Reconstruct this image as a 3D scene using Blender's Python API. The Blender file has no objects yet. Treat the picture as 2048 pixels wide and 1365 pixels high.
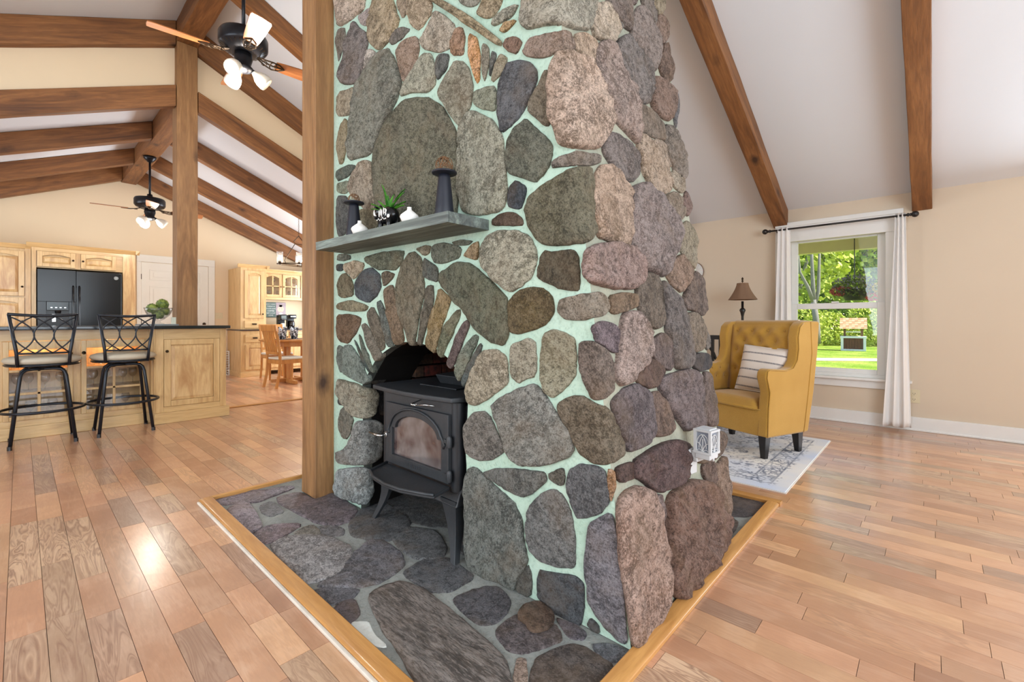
import bpy, bmesh, math, random
from mathutils import Vector, Matrix, noise
SC = bpy.context.scene; COL = SC.collection
random.seed(7)
V = Vector
def lin(c):
    return tuple(((x/255)/12.92 if x/255 <= .04045 else ((x/255+.055)/1.055)**2.4) for x in c)
# ---------------------------------------------------------------- camera (16 mm, level, lens shifted)
FP, CX, HY, TH = 910.2, 1024.0, 643.0, math.radians(42.78)
cam = bpy.data.cameras.new('camera'); cam.lens = 16.0; cam.sensor_width = 36.0; cam.shift_y = -(682.5-HY)/2048
cam.clip_start = .02; cam.clip_end = 400
co = bpy.data.objects.new('camera', cam); COL.objects.link(co)
co.location = (0, 0, 1); co.rotation_euler = (math.pi/2, 0, TH-math.pi/2); SC.camera = co
# ---------------------------------------------------------------- exposure, sky, sun, dining daylight, added fill lamps
SC.view_settings.view_transform = 'Standard'; SC.view_settings.look = 'None'
SC.view_settings.exposure = 0.36; SC.view_settings.gamma = 1; SC.view_settings.use_curve_mapping = False
SC.cycles.use_denoising = True
SC.cycles.max_bounces = 8; SC.cycles.transparent_max_bounces = 12; SC.cycles.diffuse_bounces = 5
SC.cycles.sample_clamp_indirect = 6; SC.cycles.caustics_reflective = False; SC.cycles.caustics_refractive = False
W = bpy.data.worlds.new('sky'); SC.world = W; W.use_nodes = True
nt = W.node_tree; sk = nt.nodes.new('ShaderNodeTexSky'); sk.sky_type = 'NISHITA'; sk.sun_disc = False
sk.sun_elevation = math.radians(50); sk.sun_rotation = math.radians(100); sk.altitude = 200
nt.links.new(sk.outputs[0], nt.nodes['Background'].inputs[0]); nt.nodes['Background'].inputs[1].default_value = .3
def light(name, kind, loc, energy, color=(1,1,1), rot=(0,0,0), size=(1,1), r=.05):
    l = bpy.data.lights.new(name, kind); l.energy = energy; l.color = color
    if kind == 'AREA': l.shape = 'RECTANGLE'; l.size, l.size_y = size
    elif kind == 'POINT': l.shadow_soft_size = r
    elif kind == 'SUN': l.angle = math.radians(.6)
    o = bpy.data.objects.new(name, l); COL.objects.link(o); o.location = loc; o.rotation_euler = rot; return o
R90 = math.pi/2
light('sun_light', 'SUN', (20,-10,20), 8.5, (1,.96,.88), (math.radians(42), 0, math.radians(12)))
light('fill_front', 'AREA', (-.2,-2.9,1.7), 185, (.80,.94,1.06), (R90,0,0), (4.5,2.2))  # added area lamp behind the camera, on a wall without windows
light('fill_left', 'AREA', (-3.1,2.2,1.6), 150, (.80,.94,1.06), (R90,0,-R90), (4.5,1.9))  # added fill on the unseen left wall, no window there
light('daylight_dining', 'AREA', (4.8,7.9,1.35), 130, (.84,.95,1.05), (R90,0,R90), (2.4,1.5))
light('fill_kitchen', 'AREA', (-2.3,7.9,1.5), 65, (.88,.96,1.04), (R90,0,-R90), (2.2,1.0))  # added lamp at the kitchen's windowless left wall
light('fill_right', 'AREA', (5.45,-1.7,1.25), 75, (.82,.95,1.06), (R90,0,R90), (1.4,1.4))  # extra lamp out of view, where the right wall is solid
# ---------------------------------------------------------------- measured rays
cF = V((math.cos(TH), math.sin(TH), 0)); cR = V((math.sin(TH), -math.cos(TH), 0)); CP = V((0,0,1))
def ray(px, py): return cF + cR*((px-CX)/FP) + V((0,0,(HY-py)/FP))
def onX(px, py, X): d = ray(px,py); return CP + d*(X/d.x)
def onY(px, py, Y): d = ray(px,py); return CP + d*(Y/d.y)
def onZ(px, py, z=0.): d = ray(px,py); return CP + d*((z-1)/d.z)
def onP(px, py, n, c):                          # plane n.p = c
    d = ray(px,py); return CP + d*((c-n.dot(CP))/n.dot(d))
# ---------------------------------------------------------------- object helpers
def tag(o, label=None, cat=None, group=None, kind=None):
    if label: o['label'] = label
    if cat: o['category'] = cat
    if group: o['group'] = group
    if kind: o['kind'] = kind
    return o
def thing(name, label, cat, loc=(0,0,0), rz=0, group=None, kind=None):
    o = bpy.data.objects.new(name, None); COL.objects.link(o); o.location = loc; o.rotation_euler = (0,0,rz)
    o.empty_display_size = .05
    return tag(o, label, cat, group, kind)
class MB:
    def __init__(s): s.v = []; s.f = []; s.M = None
    def add(s, vs, fs):
        n = len(s.v); s.v += [(s.M @ V(v)) if s.M else V(v) for v in vs]; s.f += [[i+n for i in f] for f in fs]; return s
    def box(s, a, b):
        x0,y0,z0 = a; x1,y1,z1 = b
        x0,x1 = min(x0,x1),max(x0,x1); y0,y1 = min(y0,y1),max(y0,y1); z0,z1 = min(z0,z1),max(z0,z1)
        return s.add([(x0,y0,z0),(x1,y0,z0),(x1,y1,z0),(x0,y1,z0),(x0,y0,z1),(x1,y0,z1),(x1,y1,z1),(x0,y1,z1)],
            [(0,3,2,1),(4,5,6,7),(0,1,5,4),(1,2,6,5),(2,3,7,6),(3,0,4,7)])
    def lathe(s, prof, c=(0,0,0), n=20, axis=2, cap=True):
        vs = []; fs = []
        for r,h in prof:
            for k in range(n):
                a = 2*math.pi*k/n; p = (r*math.cos(a), r*math.sin(a), h)
                if axis == 0: p = (p[2], p[0], p[1])
                if axis == 1: p = (p[1], p[2], p[0])
                vs.append(V(p)+V(c))
        m = len(prof)
        for i in range(m-1):
            for k in range(n):
                fs.append((i*n+k, i*n+(k+1)%n, (i+1)*n+(k+1)%n, (i+1)*n+k))
        if cap: fs += [tuple(range(n))[::-1], tuple((m-1)*n+k for k in range(n))]
        return s.add(vs, fs)
    def tube(s, pts, r, n=8, closed=False, cap=True):
        pts = [V(p) for p in pts]; m = len(pts); rs = r if isinstance(r,(list,tuple)) else [r]*m
        vs = []; fs = []; up = None
        for i,p in enumerate(pts):
            a = pts[(i-1)%m] if (closed or i) else p; b = pts[(i+1)%m] if (closed or i<m-1) else p
            t = (b-a).normalized() if (b-a).length > 1e-9 else V((0,0,1))
            if up is None: up = V((0,0,1)) if abs(t.z) < .9 else V((1,0,0))
            x = t.cross(up)
            if x.length < 1e-6: x = t.cross(V((1,0,0)))
            x.normalize(); y = x.cross(t); up = y
            for k in range(n):
                g = 2*math.pi*k/n; vs.append(p + (x*math.cos(g)+y*math.sin(g))*rs[i])
        for i in range(m if closed else m-1):
            for k in range(n):
                j = (i+1)%m; fs.append((i*n+k, j*n+k, j*n+(k+1)%n, i*n+(k+1)%n))
        if cap and not closed: fs += [tuple(range(n)), tuple((m-1)*n+k for k in range(n))[::-1]]
        return s.add(vs, fs)
    def prism(s, poly, d0, d1, axis=1):
        """poly 2-D extruded along axis: axis 1 -> (x,z); 0 -> (y,z); 2 -> (x,y)"""
        def P(a,b,d): return {1:(a,d,b), 0:(d,a,b), 2:(a,b,d)}[axis]
        n = len(poly); vs = [P(a,b,d0) for a,b in poly] + [P(a,b,d1) for a,b in poly]
        fs = [tuple(range(n)), tuple(range(n,2*n))[::-1]] + [(i,(i+1)%n,n+(i+1)%n,n+i)[::-1] for i in range(n)]
        return s.add(vs, fs)
    def grid(s, fn, nu, nv):
        vs = [fn(i/nu, j/nv) for j in range(nv+1) for i in range(nu+1)]
        fs = [(j*(nu+1)+i, j*(nu+1)+i+1, (j+1)*(nu+1)+i+1, (j+1)*(nu+1)+i) for j in range(nv) for i in range(nu)]
        return s.add(vs, fs)
    def sphere(s, c, r, n=12, sc=(1,1,1)):
        pr = [(max(1e-4, r*math.sin(math.pi*i/n)), -r*math.cos(math.pi*i/n)) for i in range(n+1)]
        k = len(s.v); s.lathe(pr, (0,0,0), n+2, cap=False)
        for i in range(k, len(s.v)): v = s.v[i]; s.v[i] = V((v.x*sc[0]+c[0], v.y*sc[1]+c[1], v.z*sc[2]+c[2]))
        return s
    def quad(s, a, b, c, d): return s.add([a,b,c,d], [(0,1,2,3)])
    def build(s, name, mat, parent=None, bevel=0, smooth=False, world=False, color=None, subsurf=0, seg=2, loc=None, rot=None, fix=True):
        me = bpy.data.meshes.new(name); off = V((0,0,0))
        if world and parent: off = parent.matrix_world.translation if False else V(parent.location)
        me.from_pydata([tuple(v-off) for v in s.v], [], s.f); me.update()
        if fix:
            bm = bmesh.new(); bm.from_mesh(me); bmesh.ops.recalc_face_normals(bm, faces=bm.faces); bm.to_mesh(me); bm.free()
        if mat: me.materials.append(mat)
        o = bpy.data.objects.new(name, me); COL.objects.link(o)
        if parent: o.parent = parent
        if loc is not None: o.location = loc
        if rot is not None: o.rotation_euler = rot
        if smooth:
            me.shade_smooth() if smooth is True else me.shade_auto_smooth(smooth) if hasattr(me,'shade_auto_smooth') else me.shade_smooth()
        if bevel:
            m = o.modifiers.new('bevel', 'BEVEL'); m.width = bevel; m.segments = seg; m.limit_method = 'ANGLE'; m.angle_limit = .6
            m.harden_normals = False; me.shade_smooth()
            w = o.modifiers.new('wn', 'WEIGHTED_NORMAL'); w.keep_sharp = True
        if subsurf: m = o.modifiers.new('sub', 'SUBSURF'); m.levels = m.render_levels = subsurf
        if color: o.color = (*color, 1) if len(color) == 3 else color
        return o
def B(name, a, b, mat, parent=None, bevel=0, **k): return MB().box(a, b).build(name, mat, parent, bevel, **k)
def copy_tree(o, parent=None, group=None):
    c = o.copy(); COL.objects.link(c)
    if parent: c.parent = parent
    for ch in o.children: copy_tree(ch, c)
    return c
# ---------------------------------------------------------------- materials
class NT:
    def __init__(s, name):
        s.m = bpy.data.materials.new(name); s.m.use_nodes = True; s.t = s.m.node_tree; s.b = s.t.nodes['Principled BSDF']
    def n(s, ty, **k):
        x = s.t.nodes.new('ShaderNode'+ty)
        for a,b in k.items():
            if a.startswith('i_'):
                key = a[2:]; key = int(key) if key.isdigit() else key
                x.inputs[key].default_value = b
            else: setattr(x, a, b)
        return x
    def l(s, a, b): s.t.links.new(a, b)
    def mixc(s, fac, a, b, mode='MIX'):
        x = s.t.nodes.new('ShaderNodeMix'); x.data_type = 'RGBA'; x.blend_type = mode
        for i,v in ((0,fac),(6,a),(7,b)):
            if hasattr(v,'links') or isinstance(v, bpy.types.NodeSocket): s.l(v, x.inputs[i])
            elif i == 0: x.inputs[0].default_value = v
            else: x.inputs[i].default_value = (*v[:3],1)
        return x.outputs[2]
    def ramp(s, src, stops):
        x = s.t.nodes.new('ShaderNodeValToRGB'); e = x.color_ramp.elements
        while len(e) < len(stops): e.new(.5)
        for k,(p,c) in enumerate(stops): e[k].position = p; e[k].color = (*((c,c,c) if isinstance(c,(int,float)) else c),1)
        s.l(src, x.inputs[0]); return x.outputs[0]
    def noise(s, vec, scale, detail=4, rough=.55, dist=0):
        x = s.n('TexNoise'); x.inputs['Scale'].default_value = scale; x.inputs['Detail'].default_value = detail
        x.inputs['Roughness'].default_value = rough; x.inputs['Distortion'].default_value = dist
        s.l(vec, x.inputs['Vector']); return x.outputs['Fac']
    def bump(s, h, strength=.3, dist=.01, prev=None):
        x = s.n('Bump'); x.inputs['Strength'].default_value = strength; x.inputs['Distance'].default_value = dist
        s.l(h, x.inputs['Height'])
        if prev: s.l(prev, x.inputs['Normal'])
        s.l(x.outputs[0], s.b.inputs['Normal']); return x.outputs[0]
    def set(s, **k):
        for a,b in k.items(): s.b.inputs[a.replace('_',' ')].default_value = b
def plain(name, c, rough=.5, metal=0, spec=.5, var=.04, vs=8, bump=0, coat=0):
    t = NT(name); tc = t.n('TexCoord').outputs['Object']; c = lin(c)
    f = t.noise(tc, vs, 3)
    t.l(t.mixc(f, tuple(x*(1-var*2) for x in c), tuple(min(1,x*(1+var*2)) for x in c)), t.b.inputs['Base Color'])
    t.set(Roughness=rough, Metallic=metal); t.b.inputs['Specular IOR Level'].default_value = spec
    t.b.inputs['Coat Weight'].default_value = coat
    if bump: t.bump(t.noise(tc, 90, 3), bump, .003)
    return t.m
def emit(name, c, e):
    t = NT(name); t.b.inputs['Base Color'].default_value = (*lin(c),1); t.b.inputs['Emission Color'].default_value = (*lin(c),1)
    t.b.inputs['Emission Strength'].default_value = e; return t.m
def glass(name, tint=(1,1,1), rough=.02, refl=1.0, milk=0):
    t = NT(name); t.t.nodes.remove(t.b); out = t.t.nodes['Material Output']
    tr = t.n('BsdfTransparent'); tr.inputs[0].default_value = (*tint,1); gl = t.n('BsdfGlossy'); gl.inputs['Roughness'].default_value = rough
    fr = t.n('LayerWeight'); fr.inputs[0].default_value = .5; pw_ = t.n('Math', operation='POWER'); pw_.inputs[1].default_value = 4; t.l(fr.outputs['Facing'], pw_.inputs[0])
    mu = t.n('Math', operation='MULTIPLY_ADD'); mu.inputs[1].default_value = .85*refl; mu.inputs[2].default_value = .035*refl
    mx = t.n('MixShader'); t.l(pw_.outputs[0], mu.inputs[0]); t.l(mu.outputs[0], mx.inputs[0]); t.l(tr.outputs[0], mx.inputs[1]); t.l(gl.outputs[0], mx.inputs[2])
    if milk:
        df = t.n('BsdfTranslucent'); df.inputs[0].default_value = (.95,.95,.95,1); m2 = t.n('MixShader'); m2.inputs[0].default_value = milk; t.l(mx.outputs[0], m2.inputs[1]); t.l(df.outputs[0], m2.inputs[2]); mx = m2
    t.l(mx.outputs[0], out.inputs[0]); return t.m
def wood(name, c1, c2, c3, axis=0, sc=1., knots=0, rough=.55, bump=.25, coords='obj', fine=.5, coat=0, stretch=.09, kcol=(55,30,14)):
    t = NT(name); info = t.n('ObjectInfo')
    vec = t.n('TexCoord').outputs['Object'] if coords == 'obj' else t.n('NewGeometry').outputs['Position']
    off = t.n('Combine'+'XYZ'); mu = t.n('Math', operation='MULTIPLY'); mu.inputs[1].default_value = 17.
    t.l(info.outputs['Random'], mu.inputs[0])
    for i in range(3): t.l(mu.outputs[0], off.inputs[i])
    ad = t.n('VectorMath', operation='ADD'); t.l(vec, ad.inputs[0]); t.l(off.outputs[0], ad.inputs[1])
    mp = t.n('Mapping'); s3 = [sc]*3; s3[axis] = sc*stretch; mp.inputs['Scale'].default_value = s3; t.l(ad.outputs[0], mp.inputs['Vector'])
    v = mp.outputs[0]
    g1 = t.noise(v, 6, 5, .6, 1.6); g2 = t.noise(v, 45, 3, .6, .4); g3 = t.noise(ad.outputs[0], 1.3, 2)
    base = t.ramp(g1, [(.3,lin(c2)),(.5,lin(c1)),(.72,lin(c3))])
    base = t.mixc(t.ramp(g2,[(.35,fine),(.6,0)]), base, lin(c2))
    base = t.mixc(t.ramp(g3,[(.35,.0),(.7,.28)]), base, lin(c3))
    if knots:
        m2 = t.n('Mapping'); k3 = [2.2]*3; k3[axis] = 1.1; m2.inputs['Scale'].default_value = k3; t.l(ad.outputs[0], m2.inputs['Vector'])
        vo = t.n('TexVoronoi'); vo.inputs['Scale'].default_value = knots; t.l(m2.outputs[0], vo.inputs['Vector'])
        nz = t.noise(ad.outputs[0], 20, 2); sb = t.n('Math', operation='MULTIPLY_ADD'); sb.inputs[1].default_value = .1; t.l(nz, sb.inputs[0]); t.l(vo.outputs['Distance'], sb.inputs[2])
        base = t.mixc(t.ramp(sb.outputs[0],[(.1,.95),(.15,.55),(.24,.0)]), base, lin(kcol))
    t.l(base, t.b.inputs['Base Color']); t.set(Roughness=rough); t.b.inputs['Coat Weight'].default_value = coat; t.b.inputs['Coat Roughness'].default_value = .15
    t.bump(t.mixc(.5, g1, g2), bump, .006)
    return t.m
M = {}
M['beam'] = wood('beam_wood', (128,82,42), (84,50,26), (154,104,60), 0, 1.6, 1.9, .6, .5)
M['post'] = wood('post_wood', (140,100,60), (104,70,40), (166,124,80), 2, 1.6, 1.9, .6, .5)
M['cabx'] = wood('hickory_x', (204,168,114), (176,138,88), (214,182,132), 0, 1.5, 0, .38, .1, 'pos', .35, .3, .12)
M['cabz'] = wood('hickory_z', (204,168,114), (174,134,84), (214,182,132), 2, 1.5, 0, .38, .1, 'pos', .35, .3, .12)
M['cabk'] = wood('hickory_knotty', (206,170,118), (164,116,66), (216,184,134), 2, 1.0, .5, .38, .1, 'pos', .45, .3, .16, (120,70,30))
M['oak'] = wood('oak_trim', (190,136,74), (160,106,50), (208,156,92), 0, 2.0, 0, .4, .2, 'obj', .5, .3)
M['chairwood'] = wood('chair_oak', (190,130,66), (160,102,46), (206,150,86), 2, 2.0, 0, .35, .1, 'obj', .3, .3)
M['black'] = plain('black_metal', (30,33,40), .35, .4, .5, .1)
M['blackp'] = plain('black_gloss', (14,14,16), .2, 0, .35, .1)
M['blackm'] = plain('matt_black', (26,28,38), .45, 0, .4, .08)
M['iron'] = plain('cast_iron', (52,54,57), .5, .35, .5, .14, 14, .25)
M['irond'] = plain('cast_iron_dark', (32,34,38), .45, .3, .5, .12, 14, .2)
M['chrome'] = plain('chrome', (190,190,188), .22, 1)
M['white'] = plain('white_paint', (228,228,226), .42, 0, .5, .02)
M['doorw'] = plain('door_paint', (226,224,216), .45, 0, .5, .02)
M['wall'] = plain('beige_wall', (224,203,172), .85, 0, .2, .015, 2, .05)
M['wallp'] = plain('pale_wall', (212,197,177), .85, 0, .2, .015, 2, .05)
M['ceil'] = plain('white_ceiling', (219,222,227), .9, 0, .2, .012, 2, .05)
M['brass'] = plain('bronze', (62,48,34), .4, .8)
M['cream'] = plain('cream_plastic', (214,202,170), .5)
M['dark'] = plain('dark_leg', (28,24,24), .35, 0, .5, .1)
M['ceramic'] = plain('white_ceramic', (232,228,222), .5, 0, .4, .02, 20, .1)
M['twig'] = plain('twig', (120,88,62), .8, 0, .2, .25, 60)
M['glass'] = glass('pane_glass', (1,1,1), .01, 1)
M['cglass'] = glass('cut_glass', (.985,.99,.99), .08, 1.3, .10)
M['stool_seat'] = plain('stool_vinyl', (178,168,150), .55, 0, .4, .06, 12)
# ---------------------------------------------------------------- stone, mortar, brick, plank materials
def stone_mat(name, bumpk=1., streak=0, rough=.8):
    t = NT(name); info = t.n('ObjectInfo'); tc = t.n('TexCoord').outputs['Object']
    mu = t.n('Math', operation='MULTIPLY'); mu.inputs[1].default_value = 31.; t.l(info.outputs['Random'], mu.inputs[0])
    cb = t.n('CombineXYZ')
    for i in range(3): t.l(mu.outputs[0], cb.inputs[i])
    ad = t.n('VectorMath', operation='ADD'); t.l(tc, ad.inputs[0]); t.l(cb.outputs[0], ad.inputs[1])
    vr = t.n('VectorRotate', rotation_type='EULER_XYZ'); t.l(ad.outputs[0], vr.inputs['Vector'])
    m9 = t.n('VectorMath', operation='MULTIPLY'); m9.inputs[1].default_value = (.35,.0,.25); t.l(cb.outputs[0], m9.inputs[0]) if not streak else None; t.l(m9.outputs[0], vr.inputs['Rotation'])
    mp = t.n('Mapping')
    if streak: mp.inputs['Scale'].default_value = (1,.18,1)
    else: mp.inputs['Scale'].default_value = (1,1,.8)
    t.l(vr.outputs[0], mp.inputs[0]); v = mp.outputs[0]
    a = t.noise(v, 8, 6, .66, .9); b = t.noise(v, 46, 7, .78, .3); c = t.noise(v, 190, 4, .75); d = t.noise(ad.outputs[0], 3.2, 3, .6, .5)
    col = info.outputs['Color']
    hs = t.n('HueSaturation'); hs.inputs['Value'].default_value = .34; hs.inputs['Saturation'].default_value = .85; t.l(col, hs.inputs['Color'])
    hl = t.n('HueSaturation'); hl.inputs['Value'].default_value = 1.75; hl.inputs['Saturation'].default_value = .72; t.l(col, hl.inputs['Color'])
    x = t.mixc(t.ramp(d,[(.42,0.),(.58,.75)]), col, hs.outputs[0]); x = t.mixc(t.ramp(a,[(.42,0.),(.56,.5)]), x, hl.outputs[0])
    x = t.mixc(t.ramp(b,[(.50,0.),(.60,.85)]), x, hl.outputs[0])
    x = t.mixc(t.ramp(b,[(.40,.85),(.48,0.)]), x, hs.outputs[0])
    x = t.mixc(t.ramp(c,[(.53,0.),(.62,.75)]), x, hl.outputs[0])
    x = t.mixc(t.ramp(c,[(.38,.85),(.47,0.)]), x, hs.outputs[0])
    x = t.mixc(t.ramp(t.noise(v,5,3,.6,.5),[(.5,0.),(.7,.3)]), x, lin((138,112,84)))
    t.l(x, t.b.inputs['Base Color']); t.set(Roughness=rough); t.b.inputs['Specular IOR Level'].default_value = .35
    n0 = t.bump(a, .6*bumpk, .03); n1 = t.bump(b, 1.*bumpk, .018, n0); t.bump(c, .7*bumpk, .005, n1)
    return t.m
M['stone'] = stone_mat('field_stone'); M['slate'] = stone_mat('striped_slate', 1.2, 1, .5); M['hstone'] = stone_mat('hearth_stone', .9, 0, .5)
def mortar_mat(name, c1, c2):
    t = NT(name); p = t.n('TexCoord').outputs['Object']
    a = t.noise(p, 5, 4, .6, .5); b = t.noise(p, 60, 5, .7); c = t.noise(p, 22, 4, .6)
    x = t.mixc(t.ramp(a,[(.35,0),(.65,1)]), lin(c1), lin(c2)); x = t.mixc(t.ramp(b,[(.3,.45),(.5,0)]), x, lin((c1[0]*.7,c1[1]*.72,c1[2]*.7)))
    t.l(x, t.b.inputs['Base Color']); t.set(Roughness=.9); t.bump(t.mixc(.5,b,c), .7, .012); return t.m
M['mortar'] = mortar_mat('mint_mortar', (164,190,172), (176,198,182))
M['mortar2'] = mortar_mat('shaded_mortar', (158,156,138), (146,148,132))  # greyer copy of the mint mortar: right face's light put into the colour
M['hmortar'] = mortar_mat('hearth_mortar', (124,126,122), (146,148,142))
def brick_mat():
    t = NT('firebrick'); p = t.n('TexCoord').outputs['Object']; i = t.n('ObjectInfo')
    a = t.noise(p, 30, 4); x = t.mixc(t.ramp(a,[(.35,0),(.6,.8)]), i.outputs['Color'], lin((30,24,22)))
    t.l(x, t.b.inputs['Base Color']); t.set(Roughness=.9); t.bump(a,.5,.01); return t.m
M['brick'] = brick_mat(); M['soot'] = plain('soot', (24,22,21), .95, 0, .1, .2)
def plank_mat(name, attr=False):
    t = NT(name); info = t.n('ObjectInfo'); pos = t.n('NewGeometry').outputs['Position']
    if attr:
        at = t.n('Attribute'); at.attribute_name = 'col'; col, al = at.outputs['Color'], at.outputs['Alpha']
        wn = t.n('TexWhiteNoise'); t.l(col, wn.inputs['Vector']); rnd = wn.outputs['Value']
    else: col, al, rnd = info.outputs['Color'], info.outputs['Alpha'], info.outputs['Random']
    mu = t.n('Math', operation='MULTIPLY'); mu.inputs[1].default_value = 23.; t.l(rnd, mu.inputs[0])
    cb = t.n('CombineXYZ')
    for i in range(3): t.l(mu.outputs[0], cb.inputs[i])
    ad = t.n('VectorMath', operation='ADD'); t.l(pos, ad.inputs[0]); t.l(cb.outputs[0], ad.inputs[1])
    mp = t.n('Mapping'); mp.inputs['Scale'].default_value = (1,.11,1); t.l(ad.outputs[0], mp.inputs[0]); v = mp.outputs[0]
    a = t.noise(v, 16, 3, .5, 1.2); b = t.noise(v, 150, 3, .6, .4); c = t.noise(ad.outputs[0], 5, 3, .5, .6)
    dk = t.mixc(.34, col, lin((128,88,68))); lt = t.mixc(.4, col, lin((222,190,164)))
    m = t.n('Math', operation='MULTIPLY'); t.l(t.ramp(a,[(.40,0),(.44,1.),(.475,0),(.52,.9),(.555,0.),(.6,.8),(.63,0)]), m.inputs[0]); t.l(al, m.inputs[1])
    x = t.mixc(t.ramp(c,[(.42,0),(.68,.7)]), col, dk); x = t.mixc(t.ramp(c,[(.3,.5),(.5,0)]), x, lt)
    x = t.mixc(m.outputs[0], x, lin((142,106,84))); x = t.mixc(t.ramp(b,[(.35,.45),(.55,0)]), x, dk); x = t.mixc(t.ramp(t.noise(v,40,4,.6,.8),[(.55,0),(.7,.4)]), x, lt)
    t.l(x, t.b.inputs['Base Color']); t.set(Roughness=.3); t.b.inputs['Specular IOR Level'].default_value = .5; t.b.inputs['Coat Weight'].default_value = .55; t.b.inputs['Coat Roughness'].default_value = .2
    t.bump(b, .05, .002)
    return t.m
M['plank'] = plank_mat('floor_plank'); M['planks'] = plank_mat('floor_plank_far', True)
# ---------------------------------------------------------------- room shell
XR, ZR, XA, ZA, YK, YW = 5.56, 2.185, 1.215, 4.22, 5.95, 9.75
SL, SRr = .437, (ZA-ZR)/(XR-XA); XL = -3.2; ZL = ZA-SL*(XA-XL); YF = -3.0
KA, KS, KXL, KXR = 3.54, .417, -2.4, 4.9
def kz(x): return KA-KS*abs(x-XA)
def lz(x): return ZA-(SL*(XA-x) if x < XA else SRr*(x-XA))
# floor: base slab + planks
floor = MB().box((XL-.1,YF-.1,-.12),(XR+.1,YW+.1,-.012)).build('floor', plain('subfloor', (120,84,62), .8)); tag(floor, kind='structure')
PC = [(200,150,114),(206,154,116),(192,142,108),(210,162,122),(184,134,102),(202,152,116),(196,146,112)]
OAK = [(200,166,134),(190,156,126),(178,142,116)]
pl = []; rnd = random.Random(11); x = XL; W_ = .0905
HX0,HX1,HY0,HY1 = .73,2.78,.67,2.955
def add_planks(x0,x1,ya,yb,lw,lh):
    x = x0
    while x < x1:
        y = ya - rnd.random()*.6; xe = min(x+W_, x1)
        while y < yb:
            L = rnd.choice((.26,.34,.42,.5,.62,.76)); y0 = max(y,ya); y1 = min(y+L,yb)
            if y1-y0 > .01:
                segs = [(y0,y1)]; 
                if xe > HX0-.03 and x < HX1+.03:
                    segs = [(a,b) for a,b in ((y0,min(y1,HY0-.03)),(max(y0,HY1+.0),y1)) if b-a > .02]
                oak = rnd.random() < .2; c = rnd.choice(OAK if oak else PC); kk = rnd.uniform(lw,lh); c = tuple(min(255,k*kk) for k in c)
                for a,b in segs: pl.append((x,xe,a,b,c,1. if oak else rnd.choice((0,0,.15,.5))))
            y += L
        x = xe
add_planks(XL,XR,YF,5.93,.89,1.05); add_planks(-.5,KXR,5.99,YW,1.0,1.12)
def psize(p):
    c = V(((p[0]+p[1])/2,(p[2]+p[3])/2,0)); d = (c-CP).dot(cF)
    if d < .5: return 0
    u = (c-CP).dot(cR)/d*FP+CX; v = HY+FP/d
    if not (-60 < u < 2108 and v < 1430): return 0
    if XA+.1 < c.x and c.x/c.y < 1.35 and 1.2 < c.x/max(c.y,.01)*1.0 and c.y > 2.9: return 0
    return (p[1]-p[0])*(p[3]-p[2])/d**3
pl.sort(key=psize, reverse=True)
unit = MB().box((0,0,-.012),(1,1,0)).v
me_u = bpy.data.meshes.new('plank'); me_u.from_pydata([tuple(v) for v in unit],[],MB().box((0,0,0),(1,1,1)).f); me_u.materials.append(M['plank'])
G = .0007
for p in pl[:295]:
    o = bpy.data.objects.new('plank', me_u); COL.objects.link(o); o.parent = floor
    o.location = (p[0]+G,p[2]+G,0); o.scale = (p[1]-p[0]-2*G,p[3]-p[2]-2*G,1); o.color = (*lin(p[4]),p[5])
m = MB()
for p in pl[295:]: m.box((p[0]+G,p[2]+G,-.012),(p[1]-G,p[3]-G,0))
o = m.build('far_planks', M['planks'], floor, fix=False); tag(o, kind='stuff')
ca = o.data.color_attributes.new('col', 'FLOAT_COLOR', 'POINT')
buf = []
for p in pl[295:]: buf += [*lin(p[4]),p[5]]*8
ca.data.foreach_set('color', buf)
tr = B('trim_1', (-.5,5.925,0), (KXR,5.995,.012), M['oak'], bevel=.004); tag(tr, kind='structure')
# walls
def wall(name, mb, mat=None): return tag(mb.build(name, mat or M['wall']), kind='structure')
WY0,WY1,WZ0,WZ1 = .30,1.15,.45,1.93      # window opening in the right wall
m = MB(); T = .14
for a,b,c,d in ((YF,WY0,0,ZR+.1),(WY1,YW,0,ZR+.1),(WY0,WY1,0,WZ0),(WY0,WY1,WZ1,ZR+.1)): m.box((XR,a,c),(XR+T,b,d))
wall('wall_right', m, M['wallp'])
m = MB(); m.box((XL-T,YF,0),(XL,YW,ZL+.1)); wall('wall_left', m)
m = MB(); m.prism([(XL,0),(XR,0),(XR,ZR),(XA,ZA),(XL,ZL)], YF-T, YF); wall('wall_front', m)
m = MB(); m.prism([(KXL,0),(KXR,0),(KXR,kz(KXR)),(XA,KA),(KXL,kz(KXL))], YW, YW+T); wall('wall_back', m)
m = MB(); m.prism([(KXL,kz(KXL)),(XA,KA),(XA,ZA),(XL,ZL),(XL,0),(KXL,0)], YK-.004, YK+.1)
m.prism([(XA,KA),(KXR,kz(KXR)),(KXR,0),(XR,0),(XR,ZR),(XA,ZA)], YK-.004, YK+.1); wall('wall_gable', m)
wall('wall_kitchen', MB().box((KXL-T,YK,0),(KXL,YW,2.2))); wall('wall_dining', MB().box((KXR,YK,0),(KXR+T,YW,2.2)))
m = MB()
m.prism([(XL-.1,ZL-.1*SL),(XA,ZA),(XR+.14,ZR-.14*SRr),(XR+.14,ZR+.1),(XA,ZA+.16),(XL-.1,ZL+.1)], YF-.1, YK)
wall('ceiling', m, M['ceil'])
m = MB().prism([(KXL-.1,kz(KXL-.1)),(XA,KA),(KXR+.1,kz(KXR+.1)),(KXR+.1,kz(KXR)+.1),(XA,KA+.14),(KXL-.1,kz(KXL)+.1)], YK, YW+.1); wall('ceiling_kitchen', m, M['ceil'])
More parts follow.
